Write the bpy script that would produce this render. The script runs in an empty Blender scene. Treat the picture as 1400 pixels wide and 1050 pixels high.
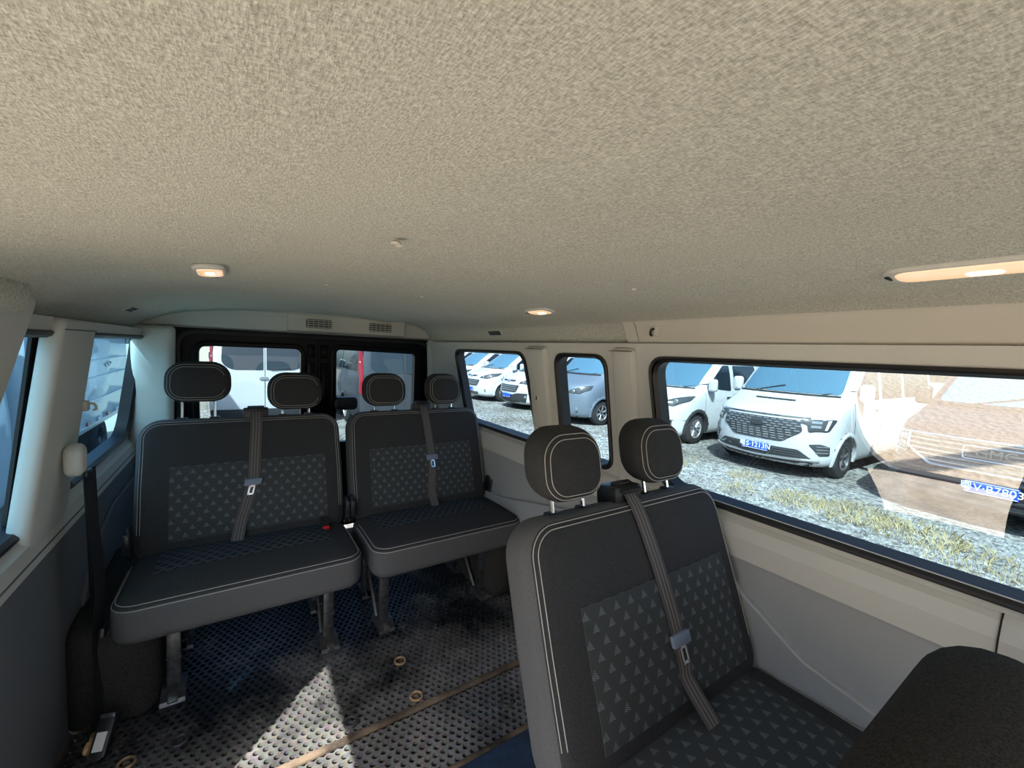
import bpy, bmesh, math, random
from mathutils import Vector, Matrix
random.seed(7)
sc = bpy.context.scene
COL = sc.collection
PI = math.pi

# ------------------------------------------------------------------ camera, sky, sun, exposure
M = Matrix(((0.83503453, 0.00647639, -0.55015943),
            (-0.5485942, 0.0860826, -0.83164547),
            (0.04197309, 0.99626695, 0.07543486)))
cd = bpy.data.cameras.new('camera')
cam = bpy.data.objects.new('camera', cd)
COL.objects.link(cam)
cd.sensor_width = 36.0
cd.lens = 36.0 * 570.0 / 1400.0
cd.clip_start = 0.02
cd.clip_end = 500
cam.matrix_world = Matrix.Translation((0, 0, 1.3)) @ M.to_4x4()
sc.camera = cam

world = bpy.data.worlds.new('sky')
sc.world = world
world.use_nodes = True
wn = world.node_tree
wn.nodes.clear()
wo = wn.nodes.new('ShaderNodeOutputWorld')
wb = wn.nodes.new('ShaderNodeBackground')
ws = wn.nodes.new('ShaderNodeTexSky')
ws.sky_type = 'NISHITA'
ws.sun_disc = False
ws.sun_elevation = math.radians(50)
ws.sun_rotation = math.radians(225)
ws.air_density = 1.0
ws.dust_density = 3.0
wb.inputs['Strength'].default_value = 0.28
wn.links.new(ws.outputs[0], wb.inputs[0])
wn.links.new(wb.outputs[0], wo.inputs[0])

sd = bpy.data.lights.new('sun', 'SUN')
sd.energy = 11.0
sd.angle = math.radians(0.6)
sd.color = (1.0, 0.945, 0.86)
sun = bpy.data.objects.new('sun', sd)
COL.objects.link(sun)
sun.rotation_euler = Vector((0.6, 0.59, -1.0)).to_track_quat('-Z', 'Y').to_euler()
sun.location = (-12, -12, 20)

vs = sc.view_settings
vs.view_transform = 'Standard'
vs.look = 'None'
vs.gamma = 1.0
vs.exposure = 0.95
vs.use_curve_mapping = False
sc.cycles.max_bounces = 14
sc.cycles.diffuse_bounces = 7
sc.cycles.glossy_bounces = 5
sc.cycles.transparent_max_bounces = 16
sc.cycles.use_denoising = True
sc.cycles.sample_clamp_indirect = 6.0

# ------------------------------------------------------------------ materials
def mat(name, col, rough=0.6, metal=0.0, spec=0.5, noise=None, bump=None, emit=None, estr=0.0, coat=0.0, col2=None, weave=None, clear=None):
    m = bpy.data.materials.new(name)
    m.use_nodes = True
    nt = m.node_tree
    b = nt.nodes['Principled BSDF']
    b.inputs['Base Color'].default_value = (*col, 1)
    b.inputs['Roughness'].default_value = rough
    b.inputs['Metallic'].default_value = metal
    b.inputs['Specular IOR Level'].default_value = spec
    b.inputs['Coat Weight'].default_value = coat
    if emit:
        b.inputs['Emission Color'].default_value = (*emit, 1)
        b.inputs['Emission Strength'].default_value = estr
    tc = nt.nodes.new('ShaderNodeTexCoord')
    hgt = None
    if noise:
        scale, amt = noise
        n = nt.nodes.new('ShaderNodeTexNoise')
        n.inputs['Scale'].default_value = scale
        n.inputs['Detail'].default_value = 6
        nt.links.new(tc.outputs['Object'], n.inputs['Vector'])
        r = nt.nodes.new('ShaderNodeValToRGB')
        c2 = col2 or tuple(c * (1 - amt) for c in col)
        r.color_ramp.elements[0].position = 0.35
        r.color_ramp.elements[1].position = 0.65
        r.color_ramp.elements[0].color = (*c2, 1)
        r.color_ramp.elements[1].color = (*col, 1)
        nt.links.new(n.outputs['Fac'], r.inputs['Fac'])
        nt.links.new(r.outputs['Color'], b.inputs['Base Color'])
    if bump:
        scale, strength = bump
        n2 = nt.nodes.new('ShaderNodeTexNoise')
        n2.inputs['Scale'].default_value = scale
        n2.inputs['Detail'].default_value = 3
        nt.links.new(tc.outputs['Object'], n2.inputs['Vector'])
        bp = nt.nodes.new('ShaderNodeBump')
        bp.inputs['Strength'].default_value = strength
        bp.inputs['Distance'].default_value = 0.004
        nt.links.new(n2.outputs['Fac'], bp.inputs['Height'])
        nt.links.new(bp.outputs['Normal'], b.inputs['Normal'])
    return m

def headliner_mat():
    """knitted fabric: stretched noise threads mixed into colour and relief"""
    m = mat('headliner_fabric', (0.8, 0.76, 0.66), 0.95, spec=0.1)
    nt = m.node_tree; b = nt.nodes['Principled BSDF']
    tc = nt.nodes.new('ShaderNodeTexCoord')
    outs = []
    for sx, sy in ((170, 480), (480, 170)):
        mp = nt.nodes.new('ShaderNodeMapping')
        mp.inputs['Scale'].default_value = (sx, sy, 100)
        n = nt.nodes.new('ShaderNodeTexNoise'); n.inputs['Scale'].default_value = 1.0; n.inputs['Detail'].default_value = 3
        nt.links.new(tc.outputs['Object'], mp.inputs['Vector']); nt.links.new(mp.outputs[0], n.inputs['Vector'])
        outs.append(n.outputs['Fac'])
    big = nt.nodes.new('ShaderNodeTexNoise'); big.inputs['Scale'].default_value = 5; nt.links.new(tc.outputs['Object'], big.inputs['Vector'])
    a = nt.nodes.new('ShaderNodeMath'); a.operation = 'ADD'
    nt.links.new(outs[0], a.inputs[0]); nt.links.new(outs[1], a.inputs[1])
    a2 = nt.nodes.new('ShaderNodeMath'); a2.operation = 'MULTIPLY_ADD'; a2.inputs[1].default_value = 0.12
    nt.links.new(big.outputs['Fac'], a2.inputs[0]); nt.links.new(a.outputs[0], a2.inputs[2])
    r = nt.nodes.new('ShaderNodeValToRGB')
    r.color_ramp.elements[0].position = 0.8; r.color_ramp.elements[1].position = 1.0 + 0.28
    r.color_ramp.elements[0].color = (0.38, 0.378, 0.325, 1); r.color_ramp.elements[1].color = (0.67, 0.67, 0.59, 1)
    # map 0..2 into 0..1
    h = nt.nodes.new('ShaderNodeMath'); h.operation = 'MULTIPLY'; h.inputs[1].default_value = 0.5
    nt.links.new(a2.outputs[0], h.inputs[0])
    r.color_ramp.elements[0].position = 0.40; r.color_ramp.elements[1].position = 0.66
    nt.links.new(h.outputs[0], r.inputs['Fac']); nt.links.new(r.outputs['Color'], b.inputs['Base Color'])
    bp = nt.nodes.new('ShaderNodeBump'); bp.inputs['Strength'].default_value = 0.6; bp.inputs['Distance'].default_value = 0.002
    nt.links.new(a.outputs[0], bp.inputs['Height']); nt.links.new(bp.outputs['Normal'], b.inputs['Normal'])
    return m

def insert_mat(name, base, mark, pitch_u, pitch_v, net=False):
    """woven panel: staggered hatched triangles (UV in metres)"""
    m = mat(name, base, 0.85, spec=0.25)
    nt = m.node_tree; b = nt.nodes['Principled BSDF']
    uv = nt.nodes.new('ShaderNodeUVMap'); uv.uv_map = 'UVMap'
    sp = nt.nodes.new('ShaderNodeSeparateXYZ'); nt.links.new(uv.outputs[0], sp.inputs[0])
    def mth(op, a, bb=None, c=None):
        n = nt.nodes.new('ShaderNodeMath'); n.operation = op
        for i, x in enumerate((a, bb, c)):
            if x is None: continue
            if isinstance(x, (int, float)): n.inputs[i].default_value = x
            else: nt.links.new(x, n.inputs[i])
        return n.outputs[0]
    v = mth('MULTIPLY', sp.outputs['Y'], 1 / pitch_v)
    row = mth('FLOOR', v)
    odd = mth('MULTIPLY', mth('MODULO', mth('ABSOLUTE', row), 2.0), 0.5)
    u = mth('ADD', mth('MULTIPLY', sp.outputs['X'], 1 / pitch_u), odd)
    fu = mth('ABSOLUTE', mth('SUBTRACT', mth('FRACT', u), 0.5))
    fv = mth('SUBTRACT', mth('FRACT', v), 0.5)
    if net:
        lim = mth('SUBTRACT', 0.42, mth('ABSOLUTE', fv))
        tri = mth('GREATER_THAN', mth('MULTIPLY', lim, 0.95), fu)
        hatch = mth('GREATER_THAN', 2.0, fu)
    else:
        lim = mth('MULTIPLY', mth('SUBTRACT', 0.42, fv), 0.34)
        tri = mth('MULTIPLY', mth('GREATER_THAN', lim, fu), mth('GREATER_THAN', fv, -0.26))
        hatch = mth('MULTIPLY_ADD', mth('SINE', mth('MULTIPLY', mth('ADD', sp.outputs['Y'], mth('MULTIPLY', sp.outputs['X'], 0.45)), 2 * PI / 0.0042)), 0.5, 0.5)
    f = mth('MULTIPLY', tri, hatch)
    mx = nt.nodes.new('ShaderNodeMix'); mx.data_type = 'RGBA'
    mx.inputs['A'].default_value = (*base, 1); mx.inputs['B'].default_value = (*mark, 1)
    nt.links.new(f, mx.inputs['Factor']); nt.links.new(mx.outputs['Result'], b.inputs['Base Color'])
    bp = nt.nodes.new('ShaderNodeBump'); bp.inputs['Strength'].default_value = 0.5; bp.inputs['Distance'].default_value = 0.003
    nt.links.new(tri, bp.inputs['Height']); nt.links.new(bp.outputs['Normal'], b.inputs['Normal'])
    return m

def glass_mat(name, tint, refl):
    m = bpy.data.materials.new(name); m.use_nodes = True
    nt = m.node_tree; nt.nodes.clear()
    o = nt.nodes.new('ShaderNodeOutputMaterial')
    t = nt.nodes.new('ShaderNodeBsdfTransparent'); t.inputs[0].default_value = (*tint, 1)
    g = nt.nodes.new('ShaderNodeBsdfGlossy'); g.inputs['Roughness'].default_value = 0.0
    g.inputs['Color'].default_value = (1, 1, 1, 1)
    mx = nt.nodes.new('ShaderNodeMixShader'); mx.inputs[0].default_value = refl
    nt.links.new(t.outputs[0], mx.inputs[1]); nt.links.new(g.outputs[0], mx.inputs[2])
    nt.links.new(mx.outputs[0], o.inputs[0])
    return m

def mat_rubber():
    m = mat('perforated_rubber', (0.02, 0.022, 0.025), 0.42, spec=0.6)
    nt = m.node_tree; b = nt.nodes['Principled BSDF']
    tc = nt.nodes.new('ShaderNodeTexCoord')
    n1 = nt.nodes.new('ShaderNodeTexNoise'); n1.inputs['Scale'].default_value = 3.2; n1.inputs['Detail'].default_value = 8; n1.inputs['Roughness'].default_value = 0.65
    n2 = nt.nodes.new('ShaderNodeTexNoise'); n2.inputs['Scale'].default_value = 60; n2.inputs['Detail'].default_value = 4
    nt.links.new(tc.outputs['Object'], n1.inputs['Vector']); nt.links.new(tc.outputs['Object'], n2.inputs['Vector'])
    sp = nt.nodes.new('ShaderNodeSeparateXYZ'); nt.links.new(tc.outputs['Object'], sp.inputs[0])
    # the mat by the door is walked on: dustier towards the entrance
    mr = nt.nodes.new('ShaderNodeMapRange'); mr.inputs['From Min'].default_value = 2.0; mr.inputs['From Max'].default_value = 1.0
    mr.inputs['To Min'].default_value = -0.16; mr.inputs['To Max'].default_value = 0.14
    nt.links.new(sp.outputs['Y'], mr.inputs['Value'])
    ad = nt.nodes.new('ShaderNodeMath'); ad.operation = 'ADD'
    nt.links.new(n1.outputs['Fac'], ad.inputs[0]); nt.links.new(mr.outputs[0], ad.inputs[1])
    r = nt.nodes.new('ShaderNodeValToRGB')
    e = r.color_ramp.elements
    e[0].position = 0.36; e[0].color = (0.014, 0.016, 0.02, 1)
    e[1].position = 0.70; e[1].color = (0.25, 0.25, 0.245, 1)
    nt.links.new(ad.outputs[0], r.inputs['Fac'])
    mx = nt.nodes.new('ShaderNodeMix'); mx.data_type = 'RGBA'; mx.blend_type = 'MULTIPLY'; mx.inputs['Factor'].default_value = 0.6
    nt.links.new(r.outputs['Color'], mx.inputs['A']); nt.links.new(n2.outputs['Color'], mx.inputs['B'])
    nt.links.new(mx.outputs['Result'], b.inputs['Base Color'])
    rr = nt.nodes.new('ShaderNodeMapRange'); rr.inputs['To Min'].default_value = 0.2; rr.inputs['To Max'].default_value = 0.55
    nt.links.new(n2.outputs['Fac'], rr.inputs['Value']); nt.links.new(rr.outputs[0], b.inputs['Roughness'])
    return m

def ground_mat():
    m = mat('gravel_ground', (0.3, 0.3, 0.3), 0.95, spec=0.15)
    nt = m.node_tree; b = nt.nodes['Principled BSDF']
    tc = nt.nodes.new('ShaderNodeTexCoord')
    v = nt.nodes.new('ShaderNodeTexVoronoi'); v.inputs['Scale'].default_value = 22
    n = nt.nodes.new('ShaderNodeTexNoise'); n.inputs['Scale'].default_value = 0.7; n.inputs['Detail'].default_value = 8
    n3 = nt.nodes.new('ShaderNodeTexNoise'); n3.inputs['Scale'].default_value = 40; n3.inputs['Detail'].default_value = 5
    for q in (v, n, n3): nt.links.new(tc.outputs['Object'], q.inputs['Vector'])
    r = nt.nodes.new('ShaderNodeValToRGB'); e = r.color_ramp.elements
    e[0].position = 0.25; e[0].color = (0.13, 0.13, 0.135, 1); e[1].position = 0.8; e[1].color = (0.42, 0.415, 0.40, 1)
    nt.links.new(v.outputs['Color'], r.inputs['Fac'])
    r2 = nt.nodes.new('ShaderNodeValToRGB'); e = r2.color_ramp.elements
    e[0].position = 0.35; e[0].color = (0.55, 0.52, 0.46, 1); e[1].position = 0.7; e[1].color = (1, 1, 1, 1)
    nt.links.new(n.outputs['Fac'], r2.inputs['Fac'])
    mx = nt.nodes.new('ShaderNodeMix'); mx.data_type = 'RGBA'; mx.blend_type = 'MULTIPLY'; mx.inputs['Factor'].default_value = 1.0
    nt.links.new(r.outputs['Color'], mx.inputs['A']); nt.links.new(r2.outputs['Color'], mx.inputs['B'])
    # bare tan earth on the far left of the lot
    sp = nt.nodes.new('ShaderNodeSeparateXYZ'); nt.links.new(tc.outputs['Object'], sp.inputs[0])
    ms = nt.nodes.new('ShaderNodeMapRange'); ms.inputs['From Min'].default_value = -0.7; ms.inputs['From Max'].default_value = -1.2
    nt.links.new(sp.outputs['X'], ms.inputs['Value'])
    es = nt.nodes.new('ShaderNodeValToRGB'); e = es.color_ramp.elements
    e[0].position = 0.3; e[0].color = (0.345, 0.29, 0.22, 1); e[1].position = 0.7; e[1].color = (0.45, 0.39, 0.305, 1)
    nt.links.new(n3.outputs['Fac'], es.inputs['Fac'])
    m2 = nt.nodes.new('ShaderNodeMix'); m2.data_type = 'RGBA'
    nt.links.new(ms.outputs[0], m2.inputs['Factor']); nt.links.new(mx.outputs['Result'], m2.inputs['A']); nt.links.new(es.outputs['Color'], m2.inputs['B'])
    nt.links.new(m2.outputs['Result'], b.inputs['Base Color'])
    bp = nt.nodes.new('ShaderNodeBump'); bp.inputs['Strength'].default_value = 0.5; bp.inputs['Distance'].default_value = 0.02
    nt.links.new(v.outputs['Distance'], bp.inputs['Height']); nt.links.new(bp.outputs['Normal'], b.inputs['Normal'])
    return m

MT = dict(
    liner=headliner_mat(),
    trim=mat('grey_beige_trim', (0.56, 0.56, 0.52), 0.6, spec=0.3, bump=(900, 0.12)),
    panel=mat('grey_side_panel', (0.36, 0.375, 0.375), 0.5, spec=0.35, bump=(700, 0.15)),
    panel_shade=mat('shaded_grey_side_panel', (0.15, 0.16, 0.17), 0.7, spec=0.25, noise=(300, 0.2), bump=(500, 0.3)),  # left wall copy of the grey panel, its shade put into the colour
    header=mat('beige_header_panel', (0.58, 0.555, 0.485), 0.6, spec=0.3),
    seal=mat('black_rubber_seal', (0.012, 0.012, 0.013), 0.45),
    black=mat('black_painted_metal', (0.004, 0.004, 0.006), 0.3, spec=0.12),
    fabric=mat('charcoal_seat_fabric', (0.05, 0.051, 0.053), 0.9, spec=0.2, noise=(420, 0.45), bump=(900, 0.25)),
    side=mat('grey_seat_side_cloth', (0.105, 0.108, 0.112), 0.85, spec=0.2, noise=(500, 0.3), bump=(900, 0.25)),
    brownfab=mat('brownish_black_knit', (0.05, 0.045, 0.037), 0.95, spec=0.1, noise=(300, 0.6), bump=(500, 0.6)),
    insert=insert_mat('dotted_seat_insert', (0.048, 0.054, 0.056), (0.16, 0.185, 0.19), 0.048, 0.029),
    net=insert_mat('netted_cushion_insert', (0.05, 0.058, 0.066), (0.012, 0.014, 0.018), 0.040, 0.028, net=True),
    thread=mat('pale_thread', (0.42, 0.41, 0.385), 0.8),
    chrome=mat('chrome', (0.85, 0.85, 0.86), 0.12, 1.0),
    steel=mat('dark_steel', (0.16, 0.165, 0.17), 0.35, 0.8, noise=(40, 0.4)),
    plastic=mat('black_plastic', (0.016, 0.016, 0.018), 0.4),
    belt=mat('belt_webbing', (0.085, 0.078, 0.074), 0.75, spec=0.3),
    beltline=mat('belt_ridge', (0.17, 0.155, 0.15), 0.8),
    tongue=mat('blue_grey_plastic', (0.17, 0.21, 0.29), 0.45),
    red=mat('red_button', (0.75, 0.02, 0.015), 0.4),
    white=mat('white_label', (0.8, 0.8, 0.78), 0.6),
    rubber=mat_rubber(),
    underlay=mat('floor_underlay', (0.008, 0.009, 0.012), 0.5, noise=(25, 0.5)),
    bluefloor=mat('dark_blue_vinyl', (0.012, 0.03, 0.07), 0.4, noise=(30, 0.4)),
    dirt=mat('dried_mud', (0.20, 0.15, 0.105), 0.95, noise=(6, 0.93), bump=(60, 0.5)),
    bounceplate=mat('tan_bounce_plate', (0.38, 0.345, 0.29), 0.8, noise=(9, 0.35)),
    brass=mat('rusty_metal', (0.55, 0.38, 0.22), 0.5, 0.6, noise=(60, 0.4)),
    carpet=mat('dark_carpet', (0.05, 0.048, 0.044), 0.95, spec=0.1, noise=(200, 0.5), bump=(300, 0.5)),
    lens=mat('lamp_lens', (0.8, 0.75, 0.7), 0.15, spec=0.6, emit=(1.0, 0.55, 0.25), estr=0.35),
    bulb=mat('glowing_bulb', (1, 0.7, 0.3), 0.4, emit=(1.0, 0.5, 0.14), estr=14.0),
    slot=mat('dark_slot', (0.01, 0.01, 0.01), 0.7),
    glass=glass_mat('tinted_window_glass', (0.31, 0.43, 0.50), 0.04),
    film=glass_mat('reflective_film_glass', (0.36, 0.51, 0.58), 0.27),
    blueglass=glass_mat('blue_tinted_glass', (0.20, 0.42, 0.58), 0.05),
    ground=ground_mat(),
    earth=mat('tan_earth_bank', (0.31, 0.26, 0.205), 0.95, noise=(1.6, 0.25), bump=(6, 0.3)),
    stone=mat('gravel_stones', (0.36, 0.36, 0.36), 0.9, noise=(7, 0.6)),
    straw=mat('dry_grass', (0.50, 0.41, 0.22), 0.9, noise=(3, 0.35)),
    leaf=mat('green_leaves', (0.09, 0.16, 0.05), 0.7, noise=(2, 0.5)),
    bark=mat('bark', (0.16, 0.12, 0.09), 0.95, noise=(20, 0.5)),
    tyre=mat('tyre_rubber', (0.022, 0.022, 0.024), 0.8, noise=(30, 0.4)),
    alloy=mat('alloy_rim', (0.6, 0.61, 0.63), 0.3, 0.8),
    darkalloy=mat('dark_alloy_rim', (0.18, 0.18, 0.19), 0.35, 0.7),
    carglass=mat('vehicle_window_glass', (0.012, 0.02, 0.028), 0.04, spec=0.6, coat=0.3),
    windscreen=mat('windscreen_glass', (0.075, 0.16, 0.23), 0.05, spec=0.6, coat=0.2),
    cartrim=mat('dark_bumper_plastic', (0.03, 0.032, 0.035), 0.55),
    plate=mat('blue_plate', (0.015, 0.09, 0.72), 0.5),
    platetxt=mat('white_plate_letters', (0.9, 0.92, 0.95), 0.5),
    lamp=mat('headlight_lens', (0.20, 0.225, 0.25), 0.08, spec=0.8, coat=0.5),
    lampdark=mat('headlight_inner', (0.05, 0.055, 0.06), 0.15, spec=0.7),
    tail=mat('red_tail_light', (0.24, 0.012, 0.02), 0.2, coat=0.4),
    p_white=mat('white_car_paint', (0.53, 0.545, 0.56), 0.3, coat=0.5),
    p_silver=mat('silver_blue_paint', (0.17, 0.21, 0.26), 0.3, 0.35, coat=0.6),
    p_dark=mat('dark_wine_paint', (0.045, 0.03, 0.036), 0.35, 0.2, coat=0.3),
    p_grey=mat('grey_car_paint', (0.05, 0.055, 0.065), 0.3, 0.3, coat=0.6),
    under=mat('vehicle_underside', (0.01, 0.01, 0.011), 0.9),
)

# ------------------------------------------------------------------ mesh helpers
class MB:
    def __init__(s): s.v = []; s.f = []; s.uv = None
    def add(s, vs_, fs_):
        o = len(s.v); s.v += [tuple(p) for p in vs_]; s.f += [tuple(i + o for i in f) for f in fs_]
    def box(s, c, d, rot=None, bev=0.0):
        hx, hy, hz = d[0] / 2, d[1] / 2, d[2] / 2
        if bev <= 0:
            P = [(x, y, z) for z in (-hz, hz) for y in (-hy, hy) for x in (-hx, hx)]
            F = [(0, 2, 3, 1), (4, 5, 7, 6), (0, 1, 5, 4), (2, 6, 7, 3), (0, 4, 6, 2), (1, 3, 7, 5)]
        else:
            bm = bmesh.new(); bmesh.ops.create_cube(bm, size=1)
            for q in bm.verts: q.co = Vector((q.co.x * d[0], q.co.y * d[1], q.co.z * d[2]))
            bmesh.ops.bevel(bm, geom=bm.edges[:], offset=min(bev, min(d) * 0.48), segments=2, profile=0.5, affect='EDGES')
            bm.verts.ensure_lookup_table()
            P = [tuple(q.co) for q in bm.verts]; F = [tuple(q.index for q in f.verts) for f in bm.faces]; bm.free()
        if rot is not None: P = [tuple(rot @ Vector(p)) for p in P]
        s.add([(p[0] + c[0], p[1] + c[1], p[2] + c[2]) for p in P], F)
    def tube(s, pts, r, n=6, cap=True, closed=False):
        pts = [Vector(p) for p in pts]; L = len(pts); rings = []
        up = Vector((0, 0, 1)); prev = None
        for i, p in enumerate(pts):
            if closed: t = pts[(i + 1) % L] - pts[i - 1]
            else: t = pts[min(i + 1, L - 1)] - pts[max(i - 1, 0)]
            if t.length < 1e-9: t = Vector((0, 0, 1))
            t.normalize()
            a = prev if prev is not None else (up if abs(t.z) < 0.95 else Vector((1, 0, 0)))
            x = a - t * a.dot(t)
            if x.length < 1e-6: x = t.orthogonal()
            x.normalize(); prev = x; y = t.cross(x)
            rr = r[i] if isinstance(r, (list, tuple)) else r
            rings.append([p + (x * math.cos(2 * PI * k / n) + y * math.sin(2 * PI * k / n)) * rr for k in range(n)])
        V = [q for g in rings for q in g]; F = []
        for i in range(L if closed else L - 1):
            j = (i + 1) % L
            for k in range(n):
                F.append((i * n + k, i * n + (k + 1) % n, j * n + (k + 1) % n, j * n + k))
        if cap and not closed:
            F.append(tuple(range(n))[::-1]); F.append(tuple((L - 1) * n + k for k in range(n)))
        s.add(V, F)
    def lathe(s, prof, n=24, T=lambda p: p):
        """prof: (radius, axial) ; axis = local y"""
        V = []; F = []
        for r, a in prof:
            for k in range(n):
                V.append(T((r * math.cos(2 * PI * k / n), a, r * math.sin(2 * PI * k / n))))
        for i in range(len(prof) - 1):
            for k in range(n):
                F.append((i * n + k, (i + 1) * n + k, (i + 1) * n + (k + 1) % n, i * n + (k + 1) % n))
        s.add(V, F)
    def prism(s, poly, axis, a0, a1):
        """poly 2D extruded along an axis ('x': poly=(y,z))"""
        def p3(p, a):
            return {'x': (a, p[0], p[1]), 'y': (p[0], a, p[1]), 'z': (p[0], p[1], a)}[axis]
        n = len(poly)
        V = [p3(p, a0) for p in poly] + [p3(p, a1) for p in poly]
        F = [tuple(range(n))[::-1], tuple(range(n, 2 * n))] + [(i, (i + 1) % n, n + (i + 1) % n, n + i) for i in range(n)]
        s.add(V, F)
    def grid(s, rows):
        n = len(rows[0]); V = [p for r in rows for p in r]; F = []
        for i in range(len(rows) - 1):
            for k in range(n - 1):
                F.append((i * n + k, i * n + k + 1, (i + 1) * n + k + 1, (i + 1) * n + k))
        s.add(V, F)
    def build(s, name, m, parent=None, smooth=True, angle=0.6, fix=True):
        me = bpy.data.meshes.new(name)
        me.from_pydata(s.v, [], s.f); me.update()
        if fix:
            bm = bmesh.new(); bm.from_mesh(me)
            bmesh.ops.recalc_face_normals(bm, faces=bm.faces[:]); bm.to_mesh(me); bm.free()
        if s.uv:
            l = me.uv_layers.new(name='UVMap')
            for lp in me.loops: l.data[lp.index].uv = s.uv[lp.vertex_index]
        if smooth:
            me.polygons.foreach_set('use_smooth', [True] * len(me.polygons))
            try: me.set_sharp_from_angle(angle=angle)
            except Exception: pass
        me.materials.append(MT[m] if isinstance(m, str) else m)
        o = bpy.data.objects.new(name, me); COL.objects.link(o)
        if parent: o.parent = parent
        return o

def thing(name, label, cat, loc=(0, 0, 0), rz=0.0, group=None):
    o = bpy.data.objects.new(name, None); COL.objects.link(o)
    o.empty_display_size = 0.1
    o.location = loc; o.rotation_euler = (0, 0, rz)
    o['label'] = label; o['category'] = cat
    if group: o['group'] = group
    return o
def tag(o, label, cat, group=None, kind=None):
    o['label'] = label; o['category'] = cat
    if group: o['group'] = group
    if kind: o['kind'] = kind
    return o
def struct(o, label=None):
    o['kind'] = 'structure'
    if label: o['label'] = label
    return o

def rr_ring(hw, hh, R, nc=6, ne=8):
    R = max(0.001, min(R, hw - 1e-4, hh - 1e-4))
    pts = []
    cs = [(hw - R, hh - R, 0), (-(hw - R), hh - R, 90), (-(hw - R), -(hh - R), 180), (hw - R, -(hh - R), 270)]
    for i, (cx, cy, a0) in enumerate(cs):
        for k in range(nc + 1):
            a = math.radians(a0 + 90 * k / nc)
            pts.append((cx + R * math.cos(a), cy + R * math.sin(a)))
        nx, ny, na = cs[(i + 1) % 4]
        a = math.radians(na)
        q = (nx + R * math.cos(a), ny + R * math.sin(a)); p = pts[-1]
        for k in range(1, ne):
            t = k / ne
            pts.append((p[0] + (q[0] - p[0]) * t, p[1] + (q[1] - p[1]) * t))
    return pts

class Pillow:
    """rounded, crowned slab: a across, b up, c thickness (front = +c). T maps (a,b,c) to space"""
    def __init__(s, hw, hh, d, R, r, bf=0.0, bb=0.0, T=None):
        s.hw, s.hh, s.d, s.R, s.r, s.bf, s.bb = hw, hh, d, R, min(r, d / 2 - 1e-4), bf, bb
        s.T = T or (lambda a, b, c: (a, -c, b)); s.im = min(hw, hh) * 0.97
    def depth(s, i, b_):
        h = s.d / 2
        if i <= 0: return h - s.r
        if i < s.r: return h - s.r + math.sqrt(max(0, s.r ** 2 - (s.r - i) ** 2))
        t = min(1, (i - s.r) / max(1e-6, s.im - s.r))
        return h + b_ * (1 - (1 - t) ** 2.2)
    def inset(s, a, b):
        R = s.R
        qx, qy = abs(a) - s.hw + R, abs(b) - s.hh + R
        return -(math.hypot(max(qx, 0), max(qy, 0)) + min(max(qx, qy), 0) - R)
    def front(s, a, b, off=0.0):
        return s.T(a, b, s.depth(s.inset(a, b), s.bf) + off)
    def back(s, a, b, off=0.0):
        return s.T(a, b, -s.depth(s.inset(a, b), s.bb) - off)
    def mesh(s, mb):
        ins = [s.im * x for x in (1.0, 0.8, 0.6, 0.42, 0.27)]
        ins = [i for i in ins if i > s.r * 1.15] + [s.r * (1 - math.sin(PI / 2 * k / 6)) for k in range(7)]
        rings = [(i, 1) for i in ins] + [(i, -1) for i in ins[::-1]]
        V = []; n = None
        for i, sg in rings:
            ring = rr_ring(s.hw - i, s.hh - i, max(s.R - i, 0.012)); n = len(ring)
            for a, b in ring:
                V.append(s.T(a, b, sg * s.depth(i, s.bf if sg > 0 else s.bb)))
        F = [tuple(range(n))]
        for k in range(len(rings) - 1):
            for j in range(n):
                F.append((k * n + j, (k + 1) * n + j, (k + 1) * n + (j + 1) % n, k * n + (j + 1) % n))
        F.append(tuple((len(rings) - 1) * n + j for j in range(n))[::-1])
        mb.add(V, F)
    def edge_faces(s, lim):
        ins = [s.im * x for x in (1.0, 0.8, 0.6, 0.42, 0.27)]
        ins = [i for i in ins if i > s.r * 1.15] + [s.r * (1 - math.sin(PI / 2 * k / 6)) for k in range(7)]
        rings = [(i, 1) for i in ins] + [(i, -1) for i in ins[::-1]]
        n = len(rr_ring(s.hw, s.hh, s.R))
        out = []
        for k in range(len(rings) - 1):
            if rings[k][1] < 0 and rings[k][0] > 0.03: break
            if (rings[k][0] < lim or rings[k][1] < 0): out += [1 + k * n + j for j in range(n)]
        return out
    def seam(s, i, off=0.0012, back=False, sel=None):
        """point runs at a constant inset, split where sel(a,b) is false"""
        ring = rr_ring(s.hw - i, s.hh - i, max(s.R - i, 0.012), 8, 12)
        fn = s.back if back else s.front
        runs = [[]]
        for a, b in ring + ring[:1]:
            if sel is None or sel(a, b): runs[-1].append(fn(a, b, off))
            elif runs[-1]: runs.append([])
        if len(runs) > 1 and runs[-1] and runs[0] and sel and sel(*ring[0]): runs[0] = runs.pop()[:-1] + runs[0]
        return [r for r in runs if len(r) > 2]

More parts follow.
